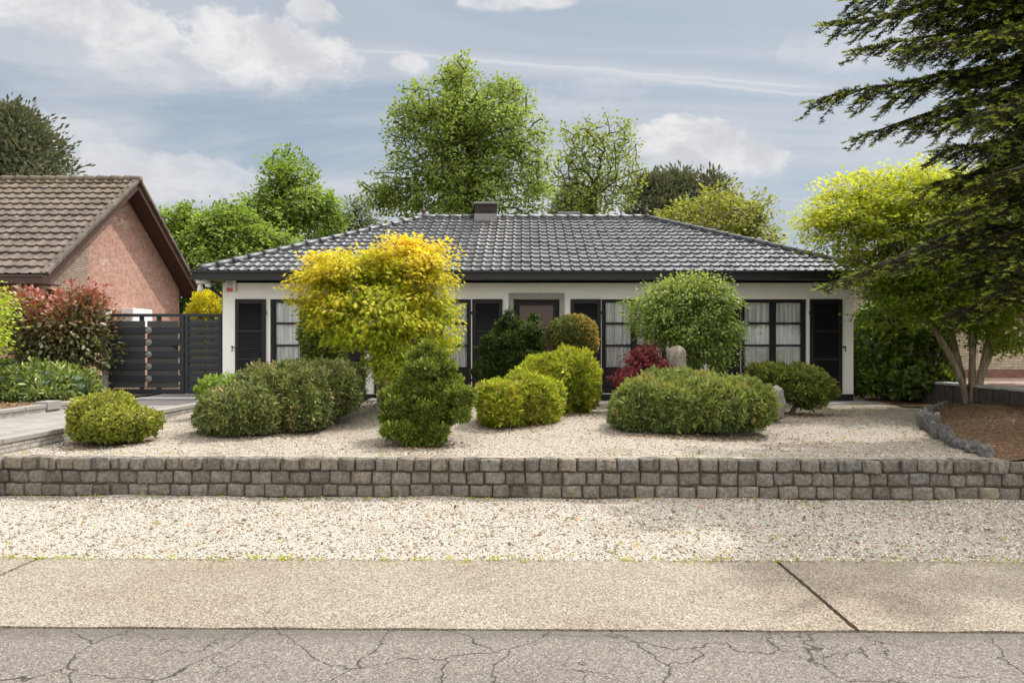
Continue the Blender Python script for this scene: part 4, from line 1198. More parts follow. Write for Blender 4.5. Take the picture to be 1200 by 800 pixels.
# window under a brown roller box in the gable, darker brick above it
wy0, wy1 = 18.1, 19.6
wz1, wz0 = 2.85, 1.5
MB().box(WX-.05, WX+.20, wy0-.1, wy1+.1, wz1, wz1+.32).build('roller_box', M['brown_box'], nb_, bevel=.01)
wn = MB(); wn.box(WX-.1, WX+.03, wy0, wy0+.08, wz0, wz1); wn.box(WX-.1, WX+.03, wy1-.08, wy1, wz0, wz1); wn.box(WX-.1, WX+.03, wy0+.08, wy1-.08, wz0, wz0+.08)
wn = wn.build('window', M['brown_box'], nb_)
MB().box(WX-.1, WX+.008, wy0+.08, wy1-.08, wz0+.08, wz1).build('blind', M['white_shutter'], wn)
MB().prism([(WX+.01, WYF+.02, 3.18), (WX+.01, 19.75, 3.18), (WX+.01, 19.75, roofz(19.75)-.45), (WX+.01, WYF+.02, roofz(WYF)-.38)], (-.02, 0, 0)).build('darker_brickwork', M['grey_brick'], nb_)
# white outdoor unit on the gable above the gate
uY = 21.8
un = thing('outdoor_unit', (WX+.2, uY, 2.3), 'white air conditioning unit on the brick gable just above the gate', 'air conditioner')
MB().box(WX+.08, WX+.46, uY-.6, uY+.5, 2.25, pzz(361.5, uY-.3)).build('casing', M['white_plastic'], un, bevel=.02)
mb = MB(); c = Vector((WX+.24, uY-.602, 2.52)); mb.tube([c, c + Vector((0, -.012, 0))], .17, 20, smooth=False); mb.build('fan_grille', M['zinc'], un)
for q in (-.5, .35): MB().box(WX, WX+.46, uY+q, uY+q+.05, 2.19, 2.25).build('bracket', M['zinc'], un)

# ------------------------------------------------------------------ right side: stone wall and neighbouring house
sw_ = thing('boundary_wall', (8.95, 12, .45), 'low dark rough stone wall behind the multi stemmed tree on the right', 'wall')
mb = MB(); a, b = Vector((8.75, 15.0, .3)), Vector((9.05, 7.6, .3)); L = (b-a).length; d = (b-a)/L
s = 0; V = []
while s < L:
    w = rng.uniform(.16, .34); p = a + d*(s + w/2)
    mb.obox(p + Vector((rng.normal()*.012, 0, .28 + rng.normal()*.012)), (.26, w-.012, .60), Matrix.Rotation(rng.normal()*.02, 3, 'X'))
    s += w
mb.build('blocks', M['dark_stone'], sw_, bevel=.02)
mb = MB(); n = 9
for i in range(n):
    p = a + d*(L*(i+.5)/n); mb.obox(p + Vector((0, 0, .60)), (.30, L/n-.006, .05), Matrix.Identity(3))
mb.build('coping', M['concrete'], sw_, bevel=.008)
rh = thing('cream_brick_house', (14, 16.6, .9), 'cream brick house wall with a plum brick base beyond the trees on the right', 'house')
mb = MB(); mb.box(10.0, 26, 16.6, 16.9, pzz(433, 16.6), 3.6); mb.box(10.0, 10.3, 16.9, 26, pzz(433, 16.6), 3.6); mb.build('wall', M['cream_brick'], rh)
mb = MB(); mb.box(9.99, 26, 16.585, 16.9, .8, pzz(433, 16.6)); mb.box(9.99, 10.3, 16.9, 26, .8, pzz(433, 16.6)); mb.build('plinth', M['plum_brick'], rh)
mb = MB(); mb.prism([(9.6, 16.1, 3.6), (26, 16.1, 3.6), (26, 21, 6.2), (14, 21, 6.2)], (0, 0, .12)); mb.prism([(9.6, 16.1, 3.6), (14, 21, 6.2), (9.6, 26, 3.6)], (0, 0, .12))
mb.build('roof', M['brown_tile'], rh)
mb = MB(); mb.box(9.55, 26, 16.0, 16.1, 3.5, 3.68); mb.build('gutter', M['fascia'], rh)
# ------------------------------------------------------------------ garden plants
def E(x, y, Y, rx, ry, rd=None, sq=None):
    """ellipsoid measured off the photograph: centre, half sizes in pixels, at distance Y; rd depth half size in metres"""
    k = Y/FPX; c = px(x, y, Y)
    r = (rx*k, rd if rd is not None else (rx*k), ry*k)
    return ((c.x, c.y, c.z), r) if sq is None else ((c.x, c.y, c.z), r, sq)
def toptip(z0, z1, p=.5, amt=.6):
    def f(P, N):
        return np.clip((P[:, 2] - z0)/(z1 - z0), 0, 1) * (rng.uniform(size=len(P)) < p) * rng.uniform(.3, 1, len(P)) * amt * 1.6
    return f
def uptip(p=.45, amt=.8):
    def f(P, N): return (rng.uniform(size=len(P)) < p) * np.clip(N[:, 2]*1.3 + .15, 0, 1) * amt
    return f
def sparse_brown(p=.05, amt=.8, blot=.62):
    def f(P, N):
        m = (lump(P, 3.5) > blot*.75)*.55 + p
        return (rng.uniform(size=len(P)) < m*.5) * amt
    return f

# clipped low bun by the driveway
zf = gz1(-5.1, 8.9)
shrub('clipped_shrub', 'small clipped yellow green shrub on white gravel beside the driveway kerb',
      [E(124, 484, 8.95, 36, 24, .36, 2.5), E(142, 496, 8.7, 41, 21, .36, 2.6), E(112, 500, 8.85, 27, 20, .3), E(134, 508, 8.75, 40, 12, .34)],
      5600, 4, .036, 'leaf', M['lf_box'], .9, .15, 5.0, .035, zf+.03, .80, uptip(.5, .6), up=.3, fine=.026, ffreq=14)
# leafy perennial clump by the house corner
zf = gz1(-4.7, 11.6)
shrub('leafy_perennial', 'loose bright green leafy clump between the side gate and long juniper',
      [E(262, 456, 11.6, 27, 16, .35), E(250, 462, 11.4, 17, 10, .3), E(276, 452, 11.8, 16, 12, .3)], 620, 4, .085, 'leaf', M['lf_fresh'], .8, .25, 4.0, .10, zf, .6, uptip(.4, .5), cat='plant', up=.5, face=.6)
# long clipped juniper, left
zf = gz1(-3.7, 9.8)
shrub('clipped_juniper', 'large clipped grey green juniper mound, longest on the left gravel',
      [E(288, 484, 9.3, 47, 32, .6, 2.1), E(330, 470, 9.75, 56, 42, .6, 2.2), E(376, 456, 10.3, 45, 31, .55, 2.2), E(263, 487, 9.25, 27, 24, .45), E(344, 480, 9.6, 42, 32, .45), E(350, 446, 10.3, 52, 20, .5), E(402, 445, 10.6, 22, 20, .4), E(312, 454, 9.9, 28, 16, .45)],
      24149, 6, .064, 'feather', M['lf_juniper'], .9, .17, 4.6, .06, zf-.05, .84, sparse_brown(.035, .75), up=.25, patch=.18, fine=.046, ffreq=9.5, topl=.12)
# two golden clipped junipers, centre
zf = gz1(.45, 11.4)
shrub('clipped_juniper', 'taller golden clipped juniper lobe below the round topiary ball',
      [E(664, 442, 11.5, 37, 31, .5, 2.1), E(628, 452, 11.4, 34, 27, .45), E(680, 455, 11.6, 22, 26, .4), E(648, 428, 11.6, 30, 14, .4), E(672, 462, 11.5, 27, 20, .4), E(640, 470, 11.4, 32, 22, .4)],
      10925, 6, .064, 'feather', M['lf_gjuniper'], .9, .19, 4.6, .06, zf-.05, .82, sparse_brown(.03, .7), up=.45, fine=.046, ffreq=9.5, topl=.15)
zf = gz1(-.1, 10.5)
shrub('clipped_juniper', 'lower golden clipped juniper lobe with brown patches beside dark cloud cypress',
      [E(600, 470, 10.4, 40, 25, .5, 2.2), E(630, 468, 10.5, 30, 27, .45, 2.1), E(585, 462, 10.5, 18, 14, .35), E(594, 482, 10.3, 32, 18, .42), E(620, 486, 10.4, 34, 14, .4)],
      9775, 6, .064, 'feather', M['lf_gjuniper'], .9, .20, 4.6, .06, zf-.04, .82, sparse_brown(.09, .8, .45), up=.35, fine=.046, ffreq=9.5, topl=.15)
# right juniper
zf = gz1(2.4, 9.9)
shrub('clipped_juniper', 'wide flat topped clipped juniper in front of the standing stone',
      [E(768, 477, 9.9, 50, 30, .6, 2.3), E(825, 474, 9.7, 56, 28, .6, 2.4), E(870, 474, 9.8, 34, 28, .5, 2.2), E(842, 460, 10.1, 48, 16, .5), E(795, 452, 10.3, 55, 17, .5), E(742, 482, 9.8, 25, 22, .42), E(800, 486, 9.7, 70, 18, .5)],
      22425, 6, .064, 'feather', M['lf_gjuniper2'], .9, .18, 4.6, .06, zf+.02, .84, sparse_brown(.03, .75), up=.3, fine=.048, ffreq=9.5, topl=.14)
MB().tube([(pxx(822, 9.7), 9.7, zf-.03), (pxx(822, 9.75), 9.75, zf+.4)], .05, 8).build('stem', M['bark'], bpy.data.objects['clipped_juniper.003'])

# yew-like spreading shrub by the right shutter
zf = gz1(4.8, 12.2)
o = shrub('spreading_yew', 'spreading dark green yew shrub below the far right window',
      [E(908, 442, 12.1, 28, 15, .4), E(935, 446, 12.2, 32, 17, .45), E(958, 455, 12.2, 20, 14, .35), E(930, 458, 12.0, 36, 12, .35), E(893, 436, 12.0, 14, 9, .25), E(950, 466, 12.1, 18, 10, .3)],
      4200, 6, .075, 'long', M['lf_yew'], .7, .16, 4.0, .06, zf+.02, .72, uptip(.4, .5), up=.3, fine=.045, ffreq=8,
      stems=[([(pxx(925, 12.1), 12.1, zf-.05), (pxx(935, 12.1), 12.15, zf+.2), (pxx(950, 12.1), 12.2, zf+.35)], [.05, .04, .025])])

# cloud cypress (hinoki): many fan covered cushions up a cone
def cloud_cypress(name, label, cushions, Y, base, material, n, size, trunk_top, seed_r=.16, group=None):
    zf = base[2]
    ells = []
    for (x, y, r, dy) in cushions:
        c = px(x, y, Y + dy); rr = r*(Y+dy)/FPX
        ells.append(((c.x, c.y, max(c.z, zf + rr*.45)), (rr, rr*.95, rr*.72)))
    root = thing(name, base, label, 'shrub', group)
    P, N, I0 = shell(ells, n, .24, 11.0, .02, zf, .9)
    p, U, Nn, S, I = tufts(P, nrm(N + np.array([0, 0, .25])), 4, .45, size)
    rc = rng.normal(size=len(ells))*.13
    rnd = .5 + rc[I0[I]] + rng.normal(size=len(p))*.15
    foliage('foliage', p, U, nrm(Nn + N[I]*.2), S, 'feather', material, root, rnd, (rng.uniform(size=len(p)) < .25)*np.clip(N[I][:, 2]+.2, 0, 1)*.9, zmin=zf+.01)
    hull_mesh('inner_twigs', ells, .80, material, root, .1, 5.0)
    bx, by, bz = base
    MB().tube([(bx, by, bz-.05), (bx+.03, by, bz+(trunk_top-bz)*.5), (bx, by+.02, trunk_top)], [.07, .05, .02], 8).build('trunk', M['bark'], root)
    return root
cush = []
Yc = 8.9
for (x, y, r) in [(503, 404, 9), (492, 414, 11), (514, 416, 10), (505, 424, 14), (485, 430, 12), (523, 432, 12), (500, 440, 17), (478, 446, 14), (516, 446, 15), (532, 448, 12),
                  (490, 458, 18), (468, 462, 13), (512, 462, 18), (534, 462, 15), (549, 457, 11), (456, 462, 9), (480, 474, 19), (504, 478, 20), (530, 476, 17), (548, 470, 12), (462, 476, 14),
                  (466, 490, 17), (486, 492, 18), (518, 490, 16), (540, 484, 13), (452, 487, 9), (476, 504, 17), (497, 506, 17), (512, 506, 13), (462, 502, 13), (484, 514, 14), (508, 514, 12), (494, 452, 14), (524, 454, 13), (455, 478, 10), (498, 432, 13)]:
    cush.append((x + rng.normal()*1.5, y + rng.normal()*1.5, r*.82, rng.uniform(-.40, .05)))
for (x, y, r) in [(500, 425, 20), (500, 450, 28), (505, 475, 34), (490, 495, 28), (525, 468, 22)]: cush.append((x, y, r, .32))
cloud_cypress('cloud_cypress', 'mid green dwarf cypress of cushioned fans in front of the golden maple', cush, Yc, (pxx(497, 8.95), 8.95, gz1(-1.3, 8.95)), M['lf_hinoki'], 15000, .052, pzz(410, 8.9))
cush = []
Yc = 13.0
for (x, y, r) in [(597, 372, 6), (590, 380, 8), (604, 382, 8), (625, 377, 6), (618, 386, 9), (630, 388, 7), (586, 392, 10), (602, 396, 12), (620, 398, 11), (574, 400, 9), (592, 406, 13), (612, 410, 13), (630, 406, 9),
                  (568, 410, 8), (580, 416, 12), (600, 420, 13), (622, 420, 11), (634, 416, 7), (570, 430, 12), (562, 436, 9), (588, 432, 14), (610, 434, 13), (576, 442, 12), (598, 446, 13), (618, 446, 12), (597, 366, 4), (626, 371, 4)]:
    cush.append((x, y, r*.95, rng.uniform(-.35, .1)))
for (x, y, r) in [(595, 395, 18), (600, 415, 26), (598, 438, 28)]: cush.append((x, y, r, .3))
cloud_cypress('cloud_cypress', 'darkest green two pointed cypress standing before the front door', cush, Yc, (pxx(598, 13.05), 13.05, gz1(-.3, 13.05)), M['lf_dhinoki'], 9000, .066, pzz(375, 13))

# clipped ball on a stem right of the door
zf = gz1(.9, 13.2)
shrub('topiary_ball', 'clipped variegated topiary ball with orange right side near the door',
      [E(671, 391, 13.2, 29, 21, .46, 2.4), E(676, 402, 13.2, 25, 14, .42, 2.4)], 4200, 4, .042, 'leaf', M['lf_topiary'], .8, .05, 4.0, .03, zf, .85,
      lambda P, N: (rng.uniform(size=len(P)) < np.clip((P[:, 0]-pxx(668, 13.2))*1.5 + (P[:, 2]-pzz(392, 13.2))*.8, .04, .55))*.9,
      stems=[([(pxx(672, 13.2), 13.2, zf-.05), (pxx(670, 13.2), 13.22, pzz(410, 13.2))], [.045, .035])])
# dark thuja behind the golden maple
zf = gz1(-3.8, 13.6)
shrub('thuja', 'dark feathery thuja column half hidden behind the golden maple', [E(380, 395, 13.6, 26, 38, .42), E(385, 430, 13.6, 22, 25, .4), E(372, 372, 13.6, 14, 20, .3)], 3600, 5, .09, 'spray', M['lf_yew'], .6, .12, 3.0, .06, zf, .8, up=.6)

# golden Japanese maple
Ym = 11.5; zf = gz1(-2.4, Ym)
bx = pxx(447, Ym)
els = [E(440, 312, Ym, 74, 30, .95), E(400, 328, Ym-.2, 52, 34, .85), E(490, 316, Ym-.1, 50, 38, .85), E(388, 358, Ym-.2, 42, 28, .8), E(440, 372, Ym-.4, 62, 40, 1.0), E(496, 370, Ym-.1, 46, 42, .85),
       E(428, 398, Ym-.3, 40, 18, .75), E(470, 420, Ym-.3, 40, 24, .75), E(508, 412, Ym-.1, 26, 22, .55), E(500, 298, Ym, 30, 24, .5), E(372, 318, Ym, 30, 26, .5), E(470, 296, Ym, 34, 22, .5)]
els = [((pxx(446, Ym) + (c[0]-pxx(446, Ym))*.95, c[1], pzz(362, Ym) + (c[2]-pzz(362, Ym))*.95), (r[0]*.93, r[1]*.93, r[2]*.93)) for c, r in els]
ztop = pzz(280, Ym); zb = pzz(440, Ym)
def mtip(P, I):
    t = np.clip((P[:, 2] - zb)/(ztop - zb), 0, 1)
    t = t*.9
    out = np.clip(np.linalg.norm((P - np.array([pxx(445, Ym), Ym, pzz(355, Ym)]))/np.array([1.4, 1.0, 1.1]), axis=1), 0, 1.3)
    return np.clip((t**1.3)*.95*out + .22*lump(P, 1.6) + rng.normal(size=len(P))*.16 - .11, 0, 1)
tree('golden_maple', 'rounded golden yellow Japanese maple in front of the left windows', (bx, Ym, zf-.08),
     [(bx, Ym, zf-.08), (bx-.02, Ym, zf+.25), (bx+.03, Ym+.05, zf+.55), (bx-.02, Ym, zf+.95), (bx-.05, Ym, zf+1.3)],
     els, 900, 34, .115, .074, 'star', M['lf_maple'], .075, .007, M['pale_bark'], None, 'tree', .45, .5, mtip, .22, 2.2, .42, .36, outw=.8, gap=-.45, gfreq=2.2, sprig=.06)
# fine leaved low maple branch by the trunk
tree('cutleaf_maple', 'small pale green cutleaf maple between golden maple trunk and cypress', (pxx(452, 10.9), 10.9, gz1(-2.2, 10.9)),
     [(pxx(452, 10.9), 10.9, gz1(-2.2, 10.9)), (pxx(454, 10.9), 10.9, pzz(440, 10.9))], [E(456, 428, 10.8, 22, 12, .35), E(470, 416, 10.8, 18, 14, .35), E(448, 440, 10.7, 12, 6, .25)],
     80, 34, .08, .05, 'fine', M['lf_maple2'], .025, .005, M['pale_bark'], None, 'tree', .5, .7, lambda P, I: np.clip(.35 + rng.normal(size=len(P))*.2, 0, 1), .15, 2)

# broadleaf small tree right of centre
Yb_ = 12.2; zf = gz1(2.8, Yb_); bx = pxx(806, Yb_)
els = [E(800, 358, Yb_, 55, 30, .85), E(770, 372, Yb_-.1, 36, 26, .6), E(836, 368, Yb_, 33, 34, .6), E(800, 392, Yb_-.2, 44, 20, .6), E(828, 410, Yb_-.1, 30, 22, .5), E(792, 345, Yb_, 30, 20, .5), E(826, 345, Yb_, 34, 20, .5), E(845, 384, Yb_, 24, 18, .45), E(816, 424, Yb_-.1, 18, 12, .35)]
tree('small_leafy_tree', 'small dense leafy green tree shading the boulder beside red maple', (bx, Yb_, zf-.08),
     [(bx, Yb_, zf-.08), (bx+.03, Yb_, zf+.4), (bx-.02, Yb_+.05, zf+.9), (bx, Yb_, zf+1.2)],
     els, 640, 30, .095, .056, 'leaf', M['lf_broad'], .06, .007, M['bark'], None, 'tree', .35, .6,
     lambda P, I: np.clip((P[:, 2]-pzz(375, Yb_))*.6 + rng.normal(size=len(P))*.22 - .05, 0, 1), .2, 2.4, .42, .45, outw=.7, gap=-.4, gfreq=2.4)
# crimson cutleaf maple
Yr = 11.5; zf = gz1(2.1, Yr); bx = pxx(762, Yr)
tree('red_maple', 'low crimson cutleaf maple leaning against the standing stone', (bx, Yr, zf-.05),
     [(bx, Yr, zf-.05), (bx+.02, Yr, zf+.35)], [E(757, 428, Yr, 23, 15, .4), E(745, 438, Yr-.1, 22, 11, .35), E(772, 434, Yr-.1, 12, 13, .3), E(755, 418, Yr, 14, 10, .25), E(735, 446, Yr-.1, 13, 8, .25), E(770, 448, Yr-.1, 16, 12, .3)],
     220, 44, .075, .060, 'fine', M['lf_red'], .03, .005, M['dark_bark'], None, 'tree', .75, .5, None, .2, 3.0, .5, .7)

# standing stone, boulders
c = px(793, 428, 11.3)
rock_mesh('standing_stone', (c.x, c.y, c.z-.06), (.21, .14, .45), M['tan_rock'], 'upright pale tan standing stone beside the crimson maple', 'stone', seed=4, amp=.20, sharp=.6)
c = px(903, 470, 10.9)
rock_mesh('boulder', (c.x, c.y, c.z-.02), (.24, .26, .33), M['rock'], 'grey rounded boulder at the right end of the wide juniper', 'boulder', seed=8, amp=.16, sharp=.35)
for i, (x, y, Y, w, h) in enumerate([(408, 466, 12.4, .26, .07), (440, 468, 12.2, .3, .06), (424, 466, 12.7, .22, .06)]):
    c = px(x, y, Y); rock_mesh('flat_stone', (c.x, c.y, gz1(c.x, c.y)+.01), (w, .16, h), M['rock'], 'flat grey stone at the foot of the golden maple mound', 'stone', 'flat stones under the golden maple', seed=20+i, sub=3)
c = px(790, 500, 9.6); rock_mesh('flat_stone', (c.x, 9.55, gz1(c.x, 9.55)+.02), (.13, .1, .06), M['tan_rock'], 'flat stone half hidden under the wide juniper', 'stone', seed=31, sub=3)
# slate edging stones round the bark bed
pts = []
yy = 7.72
kk = 0
while yy < 13.6:
    xx = float(xbed(yy)); dxy = (float(xbed(yy+.05)) - xx)/.05
    near = np.exp(-((yy-10.2)/1.3)**2)
    w = rng.uniform(.13, .24); h = float(.075 + .13*near*rng.uniform(.6, 1.2) + rng.uniform(0, .04))
    rock_mesh('edging_stone', (xx + rng.normal()*.02, yy, gz1(xx, yy) + h*.3), (w*.50, .085, h*1.15), M['slate'],
              'rough upright slate stone in the curved edging of the bark bed', 'stone', 'slate edging stones', seed=50+kk, sub=3, amp=.36, tilt=rng.normal()*.28, sharp=.62, rugged=True, f=1.1)
    st = w*1.15; yy += st/math.sqrt(1 + dxy*dxy); kk += 1

# left bed: rhododendron, photinia, low hedge, pale bush at the edge
zf = .60
shrub('rhododendron', 'low spreading rhododendron with light green leaf tips in the left bed',
      [E(30, 452, 13.3, 46, 22, .6), E(74, 450, 13.6, 30, 22, .6), E(50, 444, 13.9, 40, 20, .6), E(96, 456, 13.7, 16, 14, .45), E(-20, 452, 13.2, 40, 24, .7), E(45, 462, 13.0, 34, 11, .45)],
      1500, 7, .115, 'long', M['lf_rhodo'], .9, .18, 2.6, .10, zf, .7, uptip(.35, .7), face=.7, up=.35)
Yp = 15.0
els = [E(60, 372, Yp, 42, 26, .8), E(100, 372, Yp+.2, 24, 30, .7), E(36, 392, Yp, 26, 30, .7), E(84, 402, Yp, 34, 26, .7), E(108, 408, Yp+.2, 18, 34, .5), E(56, 412, Yp, 30, 22, .6), E(103, 352, Yp+.2, 15, 14, .4), E(26, 362, Yp, 18, 16, .4)]
bx = pxx(75, Yp)
zt1 = pzz(380, Yp)
tree('photinia', 'large red leaved photinia bush in front of the brick gable', (bx, Yp, .6), [(bx, Yp, .6), (bx+.05, Yp, 1.0), (bx, Yp, 1.35)], els, 420, 22, .14, .105, 'leaf', M['lf_photinia'], .07, .012, M['dark_bark'], None, 'shrub', .0, .4,
     lambda P, I: np.clip((P[:, 2]-zt1)*.8 + .08 + .3*lump(P, 2.0) + rng.normal(size=len(P))*.25, 0, 1), .2, 1.6, .45, .9)
shrub('low_hedge', 'low clipped green hedge strip between rhododendron and brick house', [E(-12, 428, 16.2, 46, 7, .3, 4.0)], 2600, 4, .05, 'leaf', M['lf_laurel'], .8, .04, 4, .03, .6, .85)
Yl = 12.4; bx = pxx(-26, Yl)
tree('lime_shrub', 'pale lime green leafy bush cut off by the left picture edge', (bx, Yl, .6), [(bx, Yl, .6), (bx, Yl, 1.2), (bx+.05, Yl, 1.8)],
     [E(-26, 362, Yl, 22, 26, .5), E(-30, 400, Yl, 30, 18, .5), E(-52, 380, Yl, 40, 50, .7), E(-6, 394, Yl, 20, 7, .3), E(-14, 350, Yl, 12, 16, .3)], 220, 26, .12, .075, 'leaf', M['lf_lime'], .05, .008, M['bark'], None, 'shrub', .2, .6, None, .2, 2)

# golden thuja behind the side gate
shrub('golden_thuja', 'bright golden thuja rising behind the side gate', [E(247, 368, 18.5, 22, 26, .5), E(236, 376, 18.5, 17, 20, .45), E(255, 360, 18.5, 12, 16, .35), E(240, 400, 18.5, 24, 36, .5)], 3600, 5, .10, 'spray', M['lf_gthuja'], .6, .15, 3, .05, .55, .8, up=.5)

# laurel right of the house
zf = .48
shrub('laurel', 'big glossy green laurel bush beside the right house corner',
      [E(1052, 406, 15.6, 48, 44, .9, 2.6), E(1024, 412, 15.4, 24, 40, .7, 2.4), E(1084, 420, 15.4, 28, 40, .7, 2.4), E(1056, 442, 15.2, 50, 24, .8, 2.4), E(1036, 374, 15.5, 26, 20, .6), E(1012, 440, 15.6, 14, 24, .4)],
      4600, 5, .115, 'leaf', M['lf_laurel'], .85, .10, 1.8, .09, zf, .8, uptip(.4, .6), face=.5, up=.3)

# multi stemmed maple on the right
Yt = 13.3; bx = pxx(1138, Yt); zf = zbed(bx, Yt) - .06
root_el = [E(1020, 270, Yt-.3, 62, 44, 1.3), E(1000, 240, Yt, 44, 34, 1.0), E(1060, 230, Yt, 60, 38, 1.3), E(1110, 250, Yt, 70, 54, 1.6), E(1062, 312, Yt-.3, 54, 34, 1.3), E(1110, 320, Yt-.3, 70, 44, 1.5),
           E(1180, 290, Yt, 70, 70, 1.6), E(1090, 362, Yt-.4, 60, 24, 1.1), E(1160, 366, Yt-.3, 56, 28, 1.2), E(1066, 345, Yt-.4, 40, 20, .9), E(1240, 330, Yt, 60, 60, 1.4), E(1185, 400, Yt-.3, 30, 14, .6), E(968, 262, Yt-.1, 28, 22, .7)]
def rtip(P, I):
    u = (P[:, 0] - pxx(1080, Yt)); t = (P[:, 2] - pzz(290, Yt))
    return np.clip(.16 + t*.36 - np.maximum(u, 0)*.14 + np.maximum(-u, 0)*.14 + .25*lump(P, 1.3) + rng.normal(size=len(P))*.16, 0, 1) * .9
mroot = thing('multistem_maple', (bx, Yt, zf), 'multi stemmed maple with yellow green crown in the bark bed on the right', 'tree')
A = crown_points(root_el, 1800, .25, 1.4, .45, -.55, 1.6, .08)
stems = []
tips = [(-.85, -.1, 1.55), (-.5, .2, 2.2), (-.12, -.15, 2.4), (.22, .1, 2.5), (.75, -.1, 2.2), (1.0, .2, 1.75), (.35, -.25, 2.0)]
sm_ = MB()
own = [[] for _ in tips]
for a in A:
    k = int(np.argmin([abs(math.atan2(a[0]-bx, a[2]-zf-.4) - math.atan2(t[0], t[2]-.2)) + rng.uniform(0, .25) for t in tips])); own[k].append(a)
for k, t in enumerate(tips):
    b = np.array([bx + t[0]*.10, Yt + t[1]*.25, zf])
    tr = [tuple(b), tuple(b + np.array([t[0]*.12, t[1]*.3, t[2]*.27])), tuple(b + np.array([t[0]*.42, t[1]*.6, t[2]*.62])), tuple(b + np.array([t[0]*.85, t[1], t[2]]))]
    if own[k]: skeleton(tr[0], np.array(own[k]), tr, .058, .006, M['pale_bark'], mroot, 'stem', .05)
I = np.repeat(np.arange(len(A)), 42); n = len(I)
off = np.clip(rng.normal(size=(n, 3)), -1.7, 1.7)*.145*np.array([1.2, 1.2, .42]); P = A[I] + off
outv = nrm(P - np.array([bx, Yt, 3.0]))
rc = rng.normal(size=len(A))*.14
foliage('crown', P, nrm(outv*.7 + rdir(n)*.7), nrm(np.array([0, 0, 1.2]) + rdir(n)*.7), .078*rng.uniform(.65, 1.3, n), 'star', M['lf_maple2'], mroot, .5 + rc[I] + rng.normal(size=n)*.15, rtip(P, I), .4)

# ------------------------------------------------------------------ big fir on the right, its trunk just outside the picture
FX, FY = 8.9, 9.6
fir = thing('fir_tree', (FX, FY, .55), 'tall dark fir reaching heavy drooping boughs in from the right edge', 'tree')
MB().tube([(FX, FY, .45), (FX+.03, FY, 3), (FX, FY+.03, 7), (FX, FY, 11.5), (FX, FY, 14)], [.30, .25, .2, .1, .03], 12).build('trunk', M['dark_bark'], fir)
nP, nU, nS, nT, nR = [], [], [], [], []
wood = MB()
def needles(p, q, tipw, dens=190, ln=.056):
    """needles round a twig from p to q; bright new growth towards its end"""
    L = np.linalg.norm(q-p); m = max(5, int(L*dens)); t = rng.uniform(0, 1, m)
    d = (q-p)/max(L, 1e-6)
    r = rdir(m); r = nrm(r - np.outer(r @ d, d)); r[:, 2] = np.abs(r[:, 2])*.55 + .12
    nP.append(p + np.outer(t, q-p)); nU.append(nrm(r*.8 + d*.75)); nS.append(ln*rng.uniform(.7, 1.2, m))
    nT.append(np.where(t > .55, tipw, tipw*.08)); nR.append(.45 + rng.normal(size=m)*.16 + 0*t)
def bough(tip, z0, sag=.5, dens=1.0, lat=1.0, start=.12):
    a = np.array([FX, FY, z0]); b = np.array(tip, float); L = np.linalg.norm(b-a)
    ts = np.linspace(0, 1, 15)
    pts = a + np.outer(ts, b-a); pts[:, 2] += sag*np.sin(ts*math.pi)*.55 - .0
    pts += np.stack([lump(pts*1.5, 1)*.05*ts, lump(pts*1.5+5, 1)*.10*ts, lump(pts*1.5+9, 1)*.05*ts], 1)
    wood.tube([tuple(p) for p in pts], [float(.055*(1-t)*min(1, L/4) + .008) for t in ts], 6, caps=False)
    ntw = int(L*17*dens); side = 1
    def at(t):
        k = min(13, int(t*14)); f = t*14-k; return pts[k]*(1-f) + pts[k+1]*f
    for i in range(ntw):
        t = start + (1-start)*(i + rng.uniform(0, .8))/ntw; side = -side
        p = at(min(t, 1)); tg = at(min(1, t+.06)) - at(max(0, t-.06)); tg /= np.linalg.norm(tg)
        h = np.cross(tg, [0, 0, 1]); h /= np.linalg.norm(h)
        ln = lat*(.30 + .85*(1-t)*min(1, t*3.2 + .2))*rng.uniform(.6, 1.15)
        d = tg*.75 + h*side*rng.uniform(.6, 1.0) + np.array([0, 0, rng.uniform(-.75, .10)]); d /= np.linalg.norm(d)
        q = p + d*ln + np.array([0, 0, -.16*ln])
        mid = (p+q)/2 + np.array([0, 0, .04*ln])
        wood.tube([tuple(p), tuple(mid), tuple(q)], [.009, .007, .004], 4, caps=False)
        bright = (rng.uniform() < .66)*rng.uniform(.4, 1.0)
        needles(p + (mid-p)*.2, mid, 0.0); needles(mid, q, bright)
        ns = max(3, int(ln*13))
        for j in range(ns):
            u = .15 + .85*(j+rng.uniform(0, .6))/ns; s2 = 1 if j % 2 else -1
            pp = p + (q-p)*u + np.array([0, 0, .03*ln*math.sin(u*3.1)]); h2 = np.cross(d, [0, 0, 1]); h2 /= max(np.linalg.norm(h2), 1e-6)
            l2 = ln*.42*(1.05-u*.75)*rng.uniform(.6, 1.2) + .05
            d2 = d*.8 + h2*s2*.75 + np.array([0, 0, rng.uniform(-.55, .40)]); d2 /= np.linalg.norm(d2)
            needles(pp, pp + d2*l2, (rng.uniform() < .7)*rng.uniform(.35, 1.0))
    for i in range(int(4*dens)):          # dead grey twigs hanging under the bough
        k = int(rng.integers(3, 11)); p = pts[k]; q = p + np.array([rng.normal()*.14, rng.normal()*.14, -rng.uniform(.12, .34)])
        wood.tube([tuple(p), tuple((p+q)/2 + rng.normal(size=3)*.03), tuple(q)], [.006, .004, .002], 4, caps=False)
    needles(pts[-2], pts[-1] + (pts[-1]-pts[-2])*.6, .9)
def T_(x, y, Y): return tuple(px(x, y, Y))
